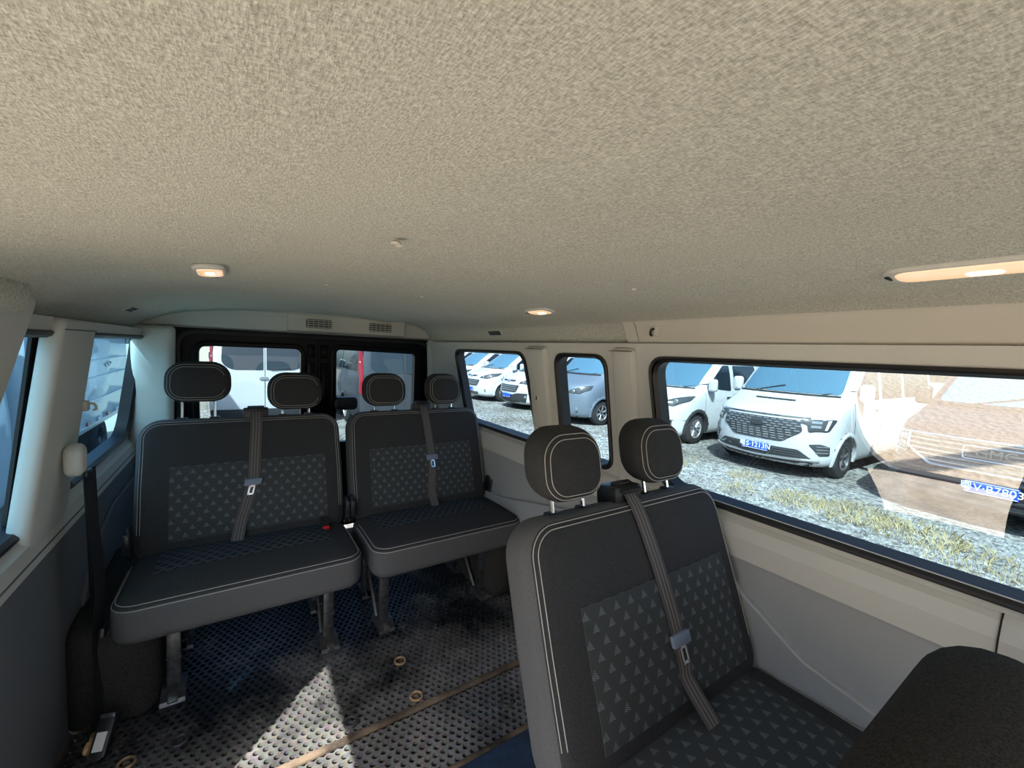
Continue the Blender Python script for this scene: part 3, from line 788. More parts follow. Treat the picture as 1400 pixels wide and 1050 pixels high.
# ------------------------------------------------------------------ benches
def bench(label, cx, cy, w, zc=0.42, zt=0.92, lean=0.17, depth=0.47, rake=0.0, belt_a=(0.05, 0.03, 0.01), hr=(0.0, 0.0), hr_w=(0.24, 0.24), hr_z=0.0, hrz2=(0, 0), buckle=None, ins=(0.12, 0.09), net=True, rot=0.0, tong=0.42, legx=None, hrh=0.19, sr=0.0010, hinges=(-1, 1)):
    t = thing('bench_seat', label, 'seat', (cx, cy, 0), rot, 'passenger bench seats')
    hw = w / 2
    # --- backrest
    L = math.hypot(zt - zc + 0.06, lean); ang = math.atan2(lean, zt - zc + 0.06)
    ca, sa = math.cos(ang), math.sin(ang)
    def Tb(a, b, c):
        q = b + L / 2
        a2 = a * (1.0 - 0.03 * max(0, q / L - 0.5))
        return (a2, sa * q - ca * c, zc - 0.06 + ca * q + sa * c)
    bk = Pillow(hw, L / 2, 0.135, 0.085, 0.05, 0.012, 0.01, Tb)
    mb = MB(); bk.mesh(mb); back = mb.build('backrest', 'fabric', t, angle=2.0)
    back.data.materials.append(MT['side'])
    for q in bk.edge_faces(0.019): back.data.polygons[q].material_index = 1
    # grey outer band round the sides
    def insert(P, a0, a1, b0, b1, m, nm, parent, off=0.003):
        nu, nv = 28, 18; mb = MB(); uv = []
        rows = []
        for j in range(nv + 1):
            r = []
            for i in range(nu + 1):
                a = a0 + (a1 - a0) * i / nu; b = b0 + (b1 - b0) * j / nv
                r.append(P.front(a, b, off)); uv.append((a + 1, b + 1))
            rows.append(r)
        mb.grid(rows)
        n0 = len(mb.v)  # skirt so that the patch has a thickness
        per = [(i, 0) for i in range(nu + 1)] + [(nu, j) for j in range(1, nv + 1)] + [(i, nv) for i in range(nu - 1, -1, -1)] + [(0, j) for j in range(nv - 1, 0, -1)]
        sk = []
        for i, j in per:
            a = a0 + (a1 - a0) * i / nu; b = b0 + (b1 - b0) * j / nv
            sk.append(P.front(a, b, -0.004)); uv.append((a + 1, b + 1))
        mb.v += [tuple(p) for p in sk]
        for k in range(len(per)):
            k2 = (k + 1) % len(per)
            i, j = per[k]; i2, j2 = per[k2]
            mb.f.append((j * (nu + 1) + i, j2 * (nu + 1) + i2, n0 + k2, n0 + k))
        mb.uv = uv
        return mb.build(nm, m, parent, angle=0.9)
    b_top = -L / 2 + 0.06 + (L - 0.06) * 0.60
    insert(bk, -hw + ins[0], hw - ins[1], -L / 2 + 0.075, b_top, 'insert', 'back_insert', back)
    # double pale stitching following the backrest outline
    for i_ in (0.018, 0.028):
        mb = MB()
        for run in bk.seam(i_, 0.001, sel=lambda a, b: b > -L / 2 + 0.10): mb.tube(run, sr, 5)
        mb.build('stitching', 'thread', back)
    # --- cushion
    th = 0.15
    def Tc(a, b, c):
        y = -depth / 2 + 0.02 + b
        z = zc - th / 2 + c - 0.02 * max(0, b / depth) + 0.0 * a
        return (a, y, z)
    cu = Pillow(hw - 0.004, depth / 2, th, 0.075, 0.04, 0.018, 0.0, Tc)
    mb = MB(); cu.mesh(mb); cush = mb.build('cushion', 'fabric', t, angle=2.0)
    cush.data.materials.append(MT['side'])
    for q in cu.edge_faces(0.006): cush.data.polygons[q].material_index = 1
    insert(cu, -hw + ins[0] - 0.02, hw - ins[1] - 0.02, -depth * 0.12 if net else -depth * 0.42, depth * 0.40, 'net' if net else 'insert', 'cushion_insert', cush)
    for i_ in (0.003, 0.013):
        mb = MB()
        for run in cu.seam(i_, 0.001, sel=lambda a, b: b < depth / 2 - 0.12): mb.tube(run, sr * 1.1, 5)
        mb.build('stitching', 'thread', cush)
    # --- headrests
    for k, (ax, hwid) in enumerate(zip(hr, hr_w)):
        base = Vector(Tb(ax, L / 2, 0)); up = Vector((0, sa, ca)) if True else None
        gap = 0.035 + hr_z + hrz2[k]
        def Th(a, b, c, base=base, hwid=hwid):
            q = b + hrh / 2 + gap
            a2 = a * (1.03 - 0.22 * max(0.0, b / hrh) ** 1.5)
            return (base.x + a2, base.y + sa * 0.6 * q - 0.018 - c, base.z + ca * q)
        hp_ = Pillow(hwid / 2, hrh / 2, 0.105, 0.072, 0.040, 0.008, 0.004, Th)
        mb = MB(); hp_.mesh(mb); h_ = mb.build('headrest', 'fabric', t, angle=2.0)
        for i_ in (0.013, 0.024):
            mb = MB()
            for run in hp_.seam(i_, 0.001, sel=lambda a, b: a < 0.40 * hwid): mb.tube(run, sr * 0.9, 5)
            mb.build('stitching', 'thread', h_)
        for sx in (-1, 1):
            mb = MB(); px = base.x + sx * hwid * 0.25
            mb.tube([(px, base.y - 0.018 - 0.02 * sa, base.z - 0.02), (px, base.y - 0.018 + 0.6 * sa * (gap + 0.04), base.z + gap + 0.04)], 0.006, 10); mb.build('post', 'chrome', h_)
            mb = MB(); mb.box((px, base.y - 0.018, base.z + 0.004), (0.040, 0.030, 0.016), bev=0.005); mb.build('post_guide', 'plastic', t)
    # --- shoulder belt: guide on the backrest top, strap down to the cushion
    a0, a1, a2 = belt_a
    gd = MB(); pg = Vector(Tb(a0, L / 2, 0)); gd.box((pg.x, pg.y - 0.005, pg.z + 0.018), (0.105, 0.075, 0.055), Matrix.Rotation(-0.12, 3, 'X'), 0.008); gd.box((pg.x, pg.y - 0.03, pg.z + 0.045), (0.07, 0.055, 0.010), Matrix.Rotation(0.2, 3, 'X'), 0.003)
    gdo = gd.build('belt_guide', 'plastic', t)
    mb = MB(); mb.box((pg.x, pg.y - 0.044, pg.z + 0.02), (0.012, 0.004, 0.012)); mb.build('screw', 'steel', gdo)
    pts = [Vector((pg.x, pg.y - 0.02, pg.z + 0.052)), Vector(bk.front(a0, L / 2 - 0.012, 0.012))]
    K = 12
    for k in range(K + 1):
        s_ = k / K; b = (L / 2 - 0.05) + (-L + 0.05 + 0.115) * s_
        a = (a0 + (a1 - a0) * min(1, s_ / 0.6)) if s_ < 0.6 else a1 + (a2 - a1) * (s_ - 0.6) / 0.4
        pts.append(Vector(bk.front(a, b, 0.006)))
    end = Vector(cu.front(a2 + (a2 - a1) * 0.3, depth / 2 - 0.125, 0.004)); pts.append(end)
    ptsS = spline(pts, 3)
    st = MB(); ribbon(st, ptsS, Vector((1, 0, 0)), 0.047); sto = st.build('belt_strap', 'belt', t, angle=0.7)
    for off in (-0.012, 0.0, 0.012):
        mb = MB(); ribbon(mb, [p + Vector((off, -0.0011, 0.0006)) for p in ptsS], Vector((1, 0, 0)), 0.0035, 0.0012); mb.build('webbing_ridge', 'beltline', sto)
    ip = int(len(ptsS) * tong); pt = ptsS[ip]; dr_ = (ptsS[ip + 1] - ptsS[ip - 1]).normalized()
    Rm = Matrix((Vector((1, 0, 0)), dr_ * -1, Vector((1, 0, 0)).cross(dr_ * -1))).transposed()
    tg = MB(); tg.box(pt + Rm @ Vector((0, 0, 0.005)), (0.068, 0.030, 0.012), Rm, 0.004); tgo = tg.build('belt_tongue', 'tongue', sto)
    tm = MB()
    for dx in (-0.009, 0.009): tm.box(pt + Rm @ Vector((dx, -0.034, 0.005)), (0.006, 0.042, 0.003), Rm)
    for dy in (-0.018, -0.053): tm.box(pt + Rm @ Vector((0, dy, 0.005)), (0.024, 0.007, 0.003), Rm)
    tm.build('tongue_plate', 'chrome', sto)
    # --- buckle on its stalk, hinge covers
    if buckle is not None:
        p = Vector(cu.front(buckle, depth / 2 - 0.13, 0.0))
        mb = MB(); mb.box((p.x, p.y, p.z + 0.016), (0.03, 0.07, 0.02), Matrix.Rotation(0.5, 3, 'X'), 0.005); bo = mb.build('belt_buckle', 'plastic', t)
        mb = MB(); mb.box((p.x, p.y - 0.034, p.z + 0.006), (0.028, 0.012, 0.022), Matrix.Rotation(0.5, 3, 'X'), 0.003); mb.build('release_button', 'red', bo)
    for sx in hinges:
        mb = MB(); T = lambda a, b, c: (sx * (hw + 0.004) + c, -0.03 + a, zc + 0.045 + b)
        Pillow(0.034, 0.070, 0.018, 0.03, 0.012, 0.002, 0, T).mesh(mb); hc = mb.build('hinge_cover', 'plastic', t)
        mb = MB(); mb.box((sx * (hw + 0.004), -0.072, zc + 0.06), (0.020, 0.014, 0.085), Matrix.Rotation(0.15, 3, 'X'), 0.004); mb.build('hinge_plate', 'steel', hc)
    # --- frame and legs
    fr = MB()
    for y in (-depth + 0.09, -0.04): fr.tube([(-hw + 0.04, y, zc - th - 0.008), (hw - 0.04, y, zc - th - 0.008)], 0.014, 8)
    for x in (-hw + 0.06, hw - 0.06): fr.tube([(x, -depth + 0.09, zc - th - 0.008), (x, -0.02, zc - th - 0.008)], 0.014, 8)
    fr.build('seat_frame', 'steel', t)
    lx = legx or (-hw + 0.16, hw - 0.14)
    for x in lx:
        for y, rear in ((-depth + 0.14, False), (-0.02, True)):
            lg = MB(); lg.box((x, y, (zc - th) / 2 + 0.012), (0.042, 0.030, zc - th - 0.022), bev=0.004)
            if not rear: lg.box((x, y - 0.002, 0.14), (0.046, 0.034, 0.006))
            lo_ = lg.build('leg', 'steel', t)
            ft = MB(); ft.prism([(y - 0.075, 0.002), (y + 0.055, 0.002), (y + 0.05, 0.030), (y - 0.02, 0.034), (y - 0.07, 0.016)], 'x', x - 0.036, x + 0.036); ft.build('foot', 'steel', lo_, smooth=False)
            lt = MB(); lt.box((x, y - 0.058, 0.02), (0.03, 0.04, 0.010), Matrix.Rotation(0.5, 3, 'X'), 0.003); lt.build('latch', 'chrome' if rear else 'steel', lo_)
        lg = MB(); lg.tube([(x - 0.02, -depth + 0.17, 0.03), (x - 0.02, -0.08, zc - th - 0.02)], 0.010, 6); lg.build('brace', 'steel', t)
    return t
bench('dark bench seat by the left wall with red belt buckle', 0.045, 2.20, 0.815, zc=0.425, zt=0.935, lean=0.17, depth=0.47, belt_a=(0.03, 0.015, -0.035), hr=(-0.195, 0.205), hrz2=(0.05, 0.0), buckle=0.30, tong=0.62, ins=(0.12, 0.085), legx=(-0.245, 0.28))
bench('dark bench seat in the rear right corner beside the side window', 0.885, 2.20, 0.80, zc=0.425, zt=0.935, lean=0.17, depth=0.47, belt_a=(0.03, 0.045, 0.03), hr=(-0.19, 0.175), hr_w=(0.23, 0.215), tong=0.58, ins=(0.10, 0.10), legx=(-0.32, 0.20))
bench('nearest dark bench seat with patterned insert under the long window', 0.90, 0.59, 0.755, zc=0.43, zt=0.90, lean=0.20, depth=0.46, belt_a=(-0.005, 0.02, 0.03), hr=(-0.205, 0.145), net=False, hr_w=(0.205, 0.205), tong=0.72, ins=(0.115, 0.08), hr_z=0.005, sr=0.0012, hinges=(1,))

# front seat whose backrest rises into the lower right corner
t = thing('front_seat', 'front seat back in brownish black knit at the lower right corner', 'seat', (0.90, 0.04, 0))
def Tf(a, b, c): return (a - 0.12, 0.025 - c + 0.05 * b, 0.61 + b)
pf = Pillow(0.335, 0.26, 0.20, 0.17, 0.095, 0.008, 0.01, Tf)
mb = MB(); pf.mesh(mb); bf_ = mb.build('backrest', 'brownfab', t, angle=2.0)
def Tf2(a, b, c): return (a - 0.12, -0.30 + b, 0.37 + c)
mb = MB(); Pillow(0.35, 0.25, 0.16, 0.07, 0.05, 0.015, 0, Tf2).mesh(mb); mb.build('cushion', 'brownfab', t, angle=2.0)
for x in (-0.25, 0.25):
    for y in (-0.45, -0.12):
        mb = MB(); mb.box((x, y, 0.147), (0.045, 0.045, 0.29), bev=0.005); mb.build('leg', 'steel', t)

# ------------------------------------------------------------------ belt on the left pillar and buckle on the floor
t = thing('seat_belt', 'black seat belt hanging from the grey left pillar', 'seat belt', (-0.452, 1.80, 0))
ax, ay, az = 0.035, -0.02, 0.915
mb = MB(); T = lambda a, b, c: (ax + c, ay + a, az + b)
Pillow(0.035, 0.05, 0.045, 0.03, 0.018, 0.003, 0, T).mesh(mb); mb.build('anchor_cover', 'trim', t)
mb = MB(); mb.box((ax + 0.025, ay + 0.01, az - 0.045), (0.012, 0.06, 0.016), bev=0.004); mb.build('belt_guide', 'plastic', t)
mb = MB(); ribbon(mb, spline([(ax + 0.03, ay - 0.005, az - 0.04), (ax + 0.035, ay + 0.0, 0.7), (ax + 0.04, ay + 0.03, 0.5), (ax + 0.03, ay + 0.02, 0.33), (ax + 0.035, ay - 0.005, 0.16), (ax + 0.03, ay - 0.06, 0.03)], 6), Vector((0.35, 1, 0)), 0.046)
s1 = mb.build('belt_strap', 'plastic', t)
mb = MB(); ribbon(mb, spline([(ax + 0.02, ay + 0.045, az - 0.04), (ax + 0.02, ay + 0.06, 0.7), (ax + 0.022, ay + 0.06, 0.5), (ax + 0.03, ay + 0.04, 0.345)], 6), Vector((0.5, 1, 0)), 0.046); mb.build('belt_strap', 'plastic', t)
mb = MB(); mb.box((ax + 0.045, ay + 0.03, 0.33), (0.014, 0.07, 0.03), Matrix.Rotation(-0.3, 3, 'X'), 0.004); to = mb.build('belt_tongue', 'plastic', t)
mb = MB()
for d in (0, 0.012): mb.box((ax + 0.052, ay + 0.065 + d, 0.305 + d * 0.4), (0.004, 0.006, 0.042), Matrix.Rotation(0.5, 3, 'X'))
mb.build('tongue_plate', 'chrome', t)
mb = MB(); mb.tube([(ax + 0.02, ay - 0.07, 0.0), (ax + 0.04, ay - 0.07, 0.05)], 0.014, 10); mb.build('floor_bolt', 'brass', t)
t = thing('belt_buckle', 'loose black belt buckle with white tag on the floor by left wall', 'buckle', (-0.36, 1.665, 0), -0.3)
R_ = Matrix.Rotation(0.9, 3, 'X')
mb = MB(); mb.box((0, 0.02, 0.055), (0.045, 0.11, 0.030), R_, 0.008); mb.build('housing', 'plastic', t)
mb = MB(); mb.box((0, -0.008, 0.02), (0.03, 0.028, 0.026), R_, 0.004); mb.build('stalk', 'plastic', t)
mb = MB(); mb.box((0.0, -0.0, 0.055), (0.026, 0.048, 0.004), R_); mb.build('white_tag', 'white', t)
mb = MB(); mb.box((0, 0.05, 0.098), (0.040, 0.012, 0.028), R_, 0.003); mb.build('release_button', 'steel', t)

# ------------------------------------------------------------------ vehicles
def interp(keys, z, j):
    if z <= keys[0][0]: return keys[0][j]
    for a, b in zip(keys, keys[1:]):
        if z <= b[0]:
            t = (z - a[0]) / (b[0] - a[0]) if b[0] > a[0] else 0
            return a[j] + (b[j] - a[j]) * t
    return keys[-1][j]
def chaikin(keys, n=2):
    for _ in range(n):
        out = [keys[0]]
        for a, b in zip(keys, keys[1:]):
            out.append(tuple(x * 0.75 + y * 0.25 for x, y in zip(a, b))); out.append(tuple(x * 0.25 + y * 0.75 for x, y in zip(a, b)))
        out.append(keys[-1]); keys = out
    return keys
class Body:
    """vehicle shell: keys (z, xf, xr, w, Lc); local front at -x"""
    nf, nrr = 2.4, 6.0; Lr = 0.22
    def __init__(s, keys): s.k = chaikin(keys)
    def g(s, z): return [interp(s.k, z, j) for j in (1, 2, 3, 4)]
    def front(s, y, z, e=0.0):
        xf, xr, w, Lc = s.g(z); q = min(1, abs(y) / w)
        x = xf + Lc - Lc * (1 - q ** s.nf) ** (1 / s.nf)
        return (x - e, y * (1 + e * 0.5), z + e * 0.6)
    def side(s, x, z, sg, e=0.0):
        xf, xr, w, Lc = s.g(z); d = max(0, min(1, (xf + Lc - x) / Lc))
        y = w * (1 - d ** s.nf) ** (1 / s.nf)
        d2 = max(0, min(1, (x - (xr - s.Lr)) / s.Lr)); y *= (1 - d2 ** s.nrr) ** (1 / s.nrr)
        return (x - e * d, sg * (y + e), z)
    def rear(s, y, z, e=0.0):
        xf, xr, w, Lc = s.g(z); q = min(1, abs(y) / w)
        return (xr - s.Lr + s.Lr * (1 - q ** s.nrr) ** (1 / s.nrr) + e, y, z)
    def mesh(s, arches, Ra, A=14, Bn=44, Cn=7):
        ks = s.k; zs = [ks[0][0]]
        for a, b in zip(ks, ks[1:]):
            n = max(1, int(math.hypot(b[0] - a[0], b[1] - a[1]) / 0.075))
            zs += [a[0] + (b[0] - a[0]) * (i + 1) / n for i in range(n)]
        rows = []
        for z in zs:
            xf, xr, w, Lc = s.g(z); half = []
            for i in range(A + 1): half.append(s.front(w * math.sin(PI / 2 * i / A), z)[:2])
            for i in range(1, Bn + 1): 
                x = xf + Lc + (xr - s.Lr - xf - Lc) * i / Bn; half.append((x, w))
            for i in range(1, Cn + 1):
                y = w * math.cos(PI / 2 * i / Cn); half.append(s.rear(y, z)[:2])
            ring = half + [(x, -y) for x, y in half[-2:0:-1]]
            rows.append([(x, y, z) for x, y in ring])
        n = len(rows[0]); V = [p for r in rows for p in r]; F = []
        for i in range(len(rows) - 1):
            for k in range(n):
                k2 = (k + 1) % n; f = (i * n + k, i * n + k2, (i + 1) * n + k2, (i + 1) * n + k)
                cx = sum(V[q][0] for q in f) / 4; cy = sum(V[q][1] for q in f) / 4; cz = sum(V[q][2] for q in f) / 4
                if abs(cy) > 0.6 and any(math.hypot(cx - ax_, cz - 0.35) < Ra for ax_ in arches): continue
                F.append(f)
        F.append(tuple((len(rows) - 1) * n + k for k in range(n)))
        mb = MB(); mb.add(V, F); return mb

def patch(fn, poly, r=0.02, e=0.008, rings=5):
    """raised panel: rounded polygon in surface coordinates mapped through fn(u, v, offset)"""
    lp = round_poly(poly, r, 3); dense = []
    for i, p in enumerate(lp):
        q = lp[(i + 1) % len(lp)]; n = max(1, int(math.hypot(q[0] - p[0], q[1] - p[1]) / 0.12))
        dense += [(p[0] + (q[0] - p[0]) * k / n, p[1] + (q[1] - p[1]) * k / n) for k in range(n)]
    lp = dense; N = len(lp); c = (sum(p[0] for p in lp) / N, sum(p[1] for p in lp) / N)
    mb = MB(); V = [fn(c[0], c[1], e)]
    for k in range(1, rings + 1):
        t = k / rings
        for p in lp: V.append(fn(c[0] + (p[0] - c[0]) * t, c[1] + (p[1] - c[1]) * t, e))
    for p in lp: V.append(fn(p[0], p[1], -0.012))
    F = [(0, 1 + i, 1 + (i + 1) % N) for i in range(N)]
    for k in range(rings):
        for i in range(N):
            F.append((1 + k * N + i, 1 + (k + 1) * N + i, 1 + (k + 1) * N + (i + 1) % N, 1 + k * N + (i + 1) % N))
    mb.add(V, F); return mb

def text_mesh(name, txt, size, m, parent, loc, rot):
    cu = bpy.data.curves.new(name, 'FONT'); cu.body = txt; cu.size = size; cu.extrude = 0.002
    cu.align_x = 'CENTER'; cu.align_y = 'CENTER'
    to = bpy.data.objects.new(name, cu); COL.objects.link(to)
    me = bpy.data.meshes.new_from_object(to.evaluated_get(bpy.context.evaluated_depsgraph_get()))
    bpy.data.objects.remove(to)
    me.name = name; me.materials.clear(); me.materials.append(MT[m])
    o = bpy.data.objects.new(name, me); COL.objects.link(o); o.parent = parent; o.location = loc; o.rotation_euler = rot
    return o

def wheel(t, x, y, sg, R, rim_m, rim_r=0.62, spokes=6):
    hub = bpy.data.objects.new('wheel', None)
    T = lambda p: (x + p[0], y + sg * p[1], R + p[2])
    mb = MB(); rr = R * rim_r
    mb.lathe([(rr, -0.11), (R * 0.9, -0.11), (R * 0.97, -0.09), (R, -0.06), (R, 0.06), (R * 0.97, 0.09), (R * 0.9, 0.11), (rr, 0.11), (rr, 0.02)], 36, T)
    w_ = mb.build('wheel', 'tyre', t, angle=0.9)
    mb = MB(); mb.lathe([(rr, 0.115), (rr * 0.9, 0.10), (rr * 0.86, 0.05), (0.03, 0.03)], 30, T); mb.lathe([(0.055, 0.03), (0.055, 0.085), (0.045, 0.095), (0.0001, 0.095)], 16, T)
    mb.build('rim', rim_m if spokes == 0 else 'darkalloy', w_, angle=0.7)
    if spokes:
        sp_ = MB()
        for k in range(spokes):
            a = 2 * PI * k / spokes + 0.3
            for da in (-0.11, 0.11):
                p0 = Vector((0.04 * math.cos(a), 0.085, 0.04 * math.sin(a))); p1 = Vector((rr * 0.92 * math.cos(a + da), 0.095, rr * 0.92 * math.sin(a + da)))
                sp_.tube([T(p0), T(p1)], 0.014, 5)
        sp_.lathe([(rr * 1.0, 0.118), (rr * 0.9, 0.118), (rr * 0.88, 0.10)], 30, T)
        sp_.build('spokes', rim_m, w_, angle=0.7)
    return w_

CUSTOM = [(0.20, 0.14, 4.85, 0.86, 0.6), (0.26, 0.04, 4.93, 0.95, 0.7), (0.48, 0.0, 4.97, 0.985, 0.8), (0.80, 0.01, 4.97, 0.99, 0.85), (0.95, 0.06, 4.97, 0.985, 0.9), (1.04, 0.16, 4.97, 0.98, 0.9), (1.14, 0.50, 4.97, 0.965, 0.7), (1.24, 0.86, 4.96, 0.95, 0.5), (1.55, 1.30, 4.93, 0.90, 0.38), (1.84, 1.74, 4.88, 0.83, 0.34), (1.93, 1.98, 4.84, 0.79, 0.4), (1.97, 2.3, 4.7, 0.70, 0.5)]
TALL = [(0.22, 0.14, 5.35, 0.88, 0.6), (0.28, 0.04, 5.43, 0.98, 0.7), (0.50, 0.0, 5.47, 1.01, 0.75), (0.85, 0.01, 5.47, 1.015, 0.8), (1.02, 0.05, 5.47, 1.01, 0.85), (1.12, 0.15, 5.47, 1.0, 0.85), (1.24, 0.48, 5.47, 0.99, 0.7), (1.36, 0.80, 5.46, 0.975, 0.5), (1.80, 1.28, 5.42, 0.92, 0.38), (2.15, 1.66, 5.38, 0.85, 0.36), (2.30, 1.95, 5.33, 0.80, 0.4), (2.36, 2.4, 5.2, 0.68, 0.5)]
SAVANA = [(0.25, 0.12, 5.55, 0.88, 0.4), (0.32, 0.0, 5.65, 0.98, 0.45), (0.55, -0.03, 5.68, 1.0, 0.45), (0.78, 0.02, 5.68, 1.0, 0.42), (1.02, 0.06, 5.68, 0.995, 0.42), (1.16, 0.12, 5.68, 0.985, 0.42), (1.26, 0.42, 5.68, 0.975, 0.45), (1.42, 0.92, 5.66, 0.95, 0.40), (1.75, 1.34, 5.62, 0.90, 0.34), (2.02, 1.66, 5.58, 0.82, 0.34), (2.10, 1.9, 5.52, 0.76, 0.4), (2.14, 2.3, 5.4, 0.66, 0.5)]

def vehicle(name, label, cat, loc, phi, keys, paint, style, plate=None, wheels=(0.95, 3.9), rim='alloy', group=None, lower=None, spokes=6, plate_z=0.45, rear=False, tint='carglass', full=True):
    t = thing(name, label, cat, loc, phi, group)
    B = Body(keys); R = 0.345
    body = B.mesh(wheels, 0.43).build('body', paint, t, angle=0.8)
    zt = keys[-1][0]; zbelt = keys[7][0]; L = keys[3][2]; W = keys[3][3]
    un = MB(); un.box((L / 2, 0, 0.42), (L - 0.5, 2 * (W - 0.27), 0.36)); un.build('underbody', 'under', t, smooth=False)
    for x in wheels:
        for sg in (-1, 1):
            ar = MB(); rows = []
            for k in range(15):
                a = math.radians(-14 + 208 * k / 14)
                row = []
                for rr, e in ((0.37, -0.20), (0.385, 0.015), (0.425, 0.022), (0.455, 0.004)):
                    px, pz = x + rr * math.cos(a), 0.35 + rr * math.sin(a)
                    p = B.side(px, max(pz, keys[1][0]), sg, e); row.append((p[0], p[1], pz))
                rows.append(row)
            ar.grid(rows); ar.build('wheel_arch', 'cartrim' if lower else paint, t, angle=1.2)
            wheel(t, x, sg * (W - 0.15), sg, R, rim, spokes=spokes)
    # glass
    zw0, zw1 = zbelt + 0.04, keys[-3][0] - 0.02
    wb_, wt_ = interp(keys, zw0, 3) * 0.86, interp(keys, zw1, 3) * 0.86
    patch(B.front, [(-wb_, zw0), (wb_, zw0), (wt_, zw1), (-wt_, zw1)], 0.06, 0.010, 7).build('windscreen', 'windscreen', t, angle=1.2)
    sc_ = MB(); q = [B.front(-wb_ + 2 * wb_ * k / 12, zw0 - 0.03, 0.012) for k in range(13)]; sc_.tube(q, 0.018, 6); sc_.build('scuttle', 'cartrim', t)
    for sx in (-0.45, 0.35):
        wp = MB(); wp.tube([B.front(sx * wb_ * 1.6, zw0 - 0.02, 0.025), B.front(sx * wb_ * 1.6 - 0.45, zw0 + 0.10, 0.028)], 0.010, 5); wp.build('wiper', 'cartrim', t)
    xb = interp(keys, zbelt, 1)
    z1 = zw1 - 0.02
    xw1 = interp(keys, z1, 1)
    for sg in (-1, 1):
        f = lambda x, z, e, sg=sg: B.side(x, z, sg, e)
        patch(f, [(xb + 0.42, zbelt + 0.03), (xb + 1.42, zbelt - 0.05), (xb + 1.42, z1), (xw1 + 0.34, z1)], 0.05, 0.006).build('door_window', tint, t, angle=1.0)
        if full:
            patch(f, [(xb + 1.58, zbelt - 0.03), (xb + 2.62, zbelt - 0.03), (xb + 2.62, z1), (xb + 1.58, z1)], 0.05, 0.006).build('side_window', tint, t, angle=1.0)
            patch(f, [(xb + 2.78, zbelt - 0.03), (L - 0.35, zbelt - 0.03), (L - 0.42, z1), (xb + 2.78, z1)], 0.05, 0.006).build('side_window', tint, t, angle=1.0)
        for xx in (xb + 0.36, xb + 1.50, xb + 2.70):
            jm = MB(); jm.tube([B.side(xx, z, sg, 0.001) for z in (0.45, 0.7, 0.95, zbelt - 0.08)], 0.005, 4); jm.build('door_seam', 'cartrim', t)
        hdl = MB(); hdl.box(B.side(xb + 1.30, zbelt - 0.20, sg, 0.02), (0.17, 0.03, 0.03), bev=0.008); hdl.build('door_handle', paint if not lower else 'cartrim', t)
        # mirror
        mx, my, mz = B.side(xb + 0.50, zbelt + 0.10, sg, 0.14)
        mr = MB(); T = lambda a, b, c: (mx - c, my + a, mz + b)
        Pillow(0.095, 0.145, 0.13, 0.06, 0.05, 0.01, 0, T).mesh(mr); mo = mr.build('side_mirror', paint if style != 'savana' else 'cartrim', t, angle=2)
        gm = MB(); T2 = lambda a, b, c: (mx + 0.066 + c, my + a, mz + b)
        Pillow(0.078, 0.12, 0.010, 0.05, 0.004, 0, 0, T2).mesh(gm); gm.build('mirror_glass', 'lampdark', mo)
        am = MB(); am.box((mx + 0.02, my - sg * 0.11, mz - 0.08), (0.09, 0.16, 0.06), bev=0.015); am.build('mirror_arm', 'cartrim', mo)
    fr = B.front
    def fp(poly, nm, m, r=0.02, e=0.008, par=None): return patch(fr, poly, r, e).build(nm, m, par or t, angle=1.0)
    def mir(poly): return [(-y, z) for y, z in poly][::-1]
    if style == 'new':            # wide mesh grille with dashes
        gr = fp([(-0.60, 0.98), (0.60, 0.98), (0.66, 0.80), (0.40, 0.60), (-0.40, 0.60), (-0.66, 0.80)], 'grille', 'lampdark', 0.05, 0.012)
        ds = MB()
        for r_ in range(9):
            z = 0.635 + 0.04 * r_; wmax = 0.40 + 0.24 * min(1, (z - 0.60) / 0.2); n = int(wmax * 2 / 0.115)
            for k in range(n + 1):
                y = -wmax + 0.05 + (k + (0.5 if r_ % 2 else 0)) * 0.115
                if abs(y) > wmax - 0.05 or (abs(y) < 0.11 and abs(z - 0.86) < 0.07): continue
                p0 = Vector(fr(y - 0.036, z, 0.016)); p1 = Vector(fr(y + 0.036, z, 0.016)); ds.tube([p0, p1], 0.0085, 5)
        d_ = ds.build('grille_dashes', 'alloy', gr); d_['kind'] = 'stuff'
        em = MB(); T = lambda a, b, c: tuple(Vector(fr(a, 0.86 + b, 0.02)) + Vector((-c, 0, 0))); Pillow(0.10, 0.045, 0.02, 0.044, 0.008, 0, 0, T).mesh(em); em.build('emblem', 'cartrim', gr)
        for P_ in ([(0.60, 1.0), (0.60, 0.94), (0.70, 0.92), (0.72, 0.80), (0.93, 0.82), (0.97, 1.02)],):
            for q in (P_, mir(P_)):
                h_ = fp(q, 'headlight', 'lampdark', 0.03, 0.010)
                c = -1 if q is not P_ else 1
                patch(fr, [(c * y, z) for y, z in ([(0.885, 0.84), (0.91, 0.84), (0.93, 1.0), (0.90, 1.0)] if c > 0 else [(0.885, 0.84), (0.90, 1.0), (0.93, 1.0), (0.91, 0.84)])], 0.005, 0.02).build('running_light', 'p_white', h_)
                for zz in (0.89, 0.96):
                    patch(fr, [(c * y, z) for y, z in [(0.74, zz - 0.02), (0.85, zz - 0.02), (0.85, zz + 0.02), (0.74, zz + 0.02)]], 0.01, 0.018).build('lamp_lens', 'lamp', h_)
        gl2 = fp([(-0.62, 0.50), (0.62, 0.50), (0.80, 0.34), (-0.80, 0.34)], 'lower_grille', 'lampdark', 0.03, 0.010)
        for z in (0.38, 0.42, 0.46):
            sl = MB(); sl.tube([fr(-0.66 + 1.32 * k / 14, z, 0.014) for k in range(15)], 0.006, 5); sl.build('slat', 'cartrim', gl2)
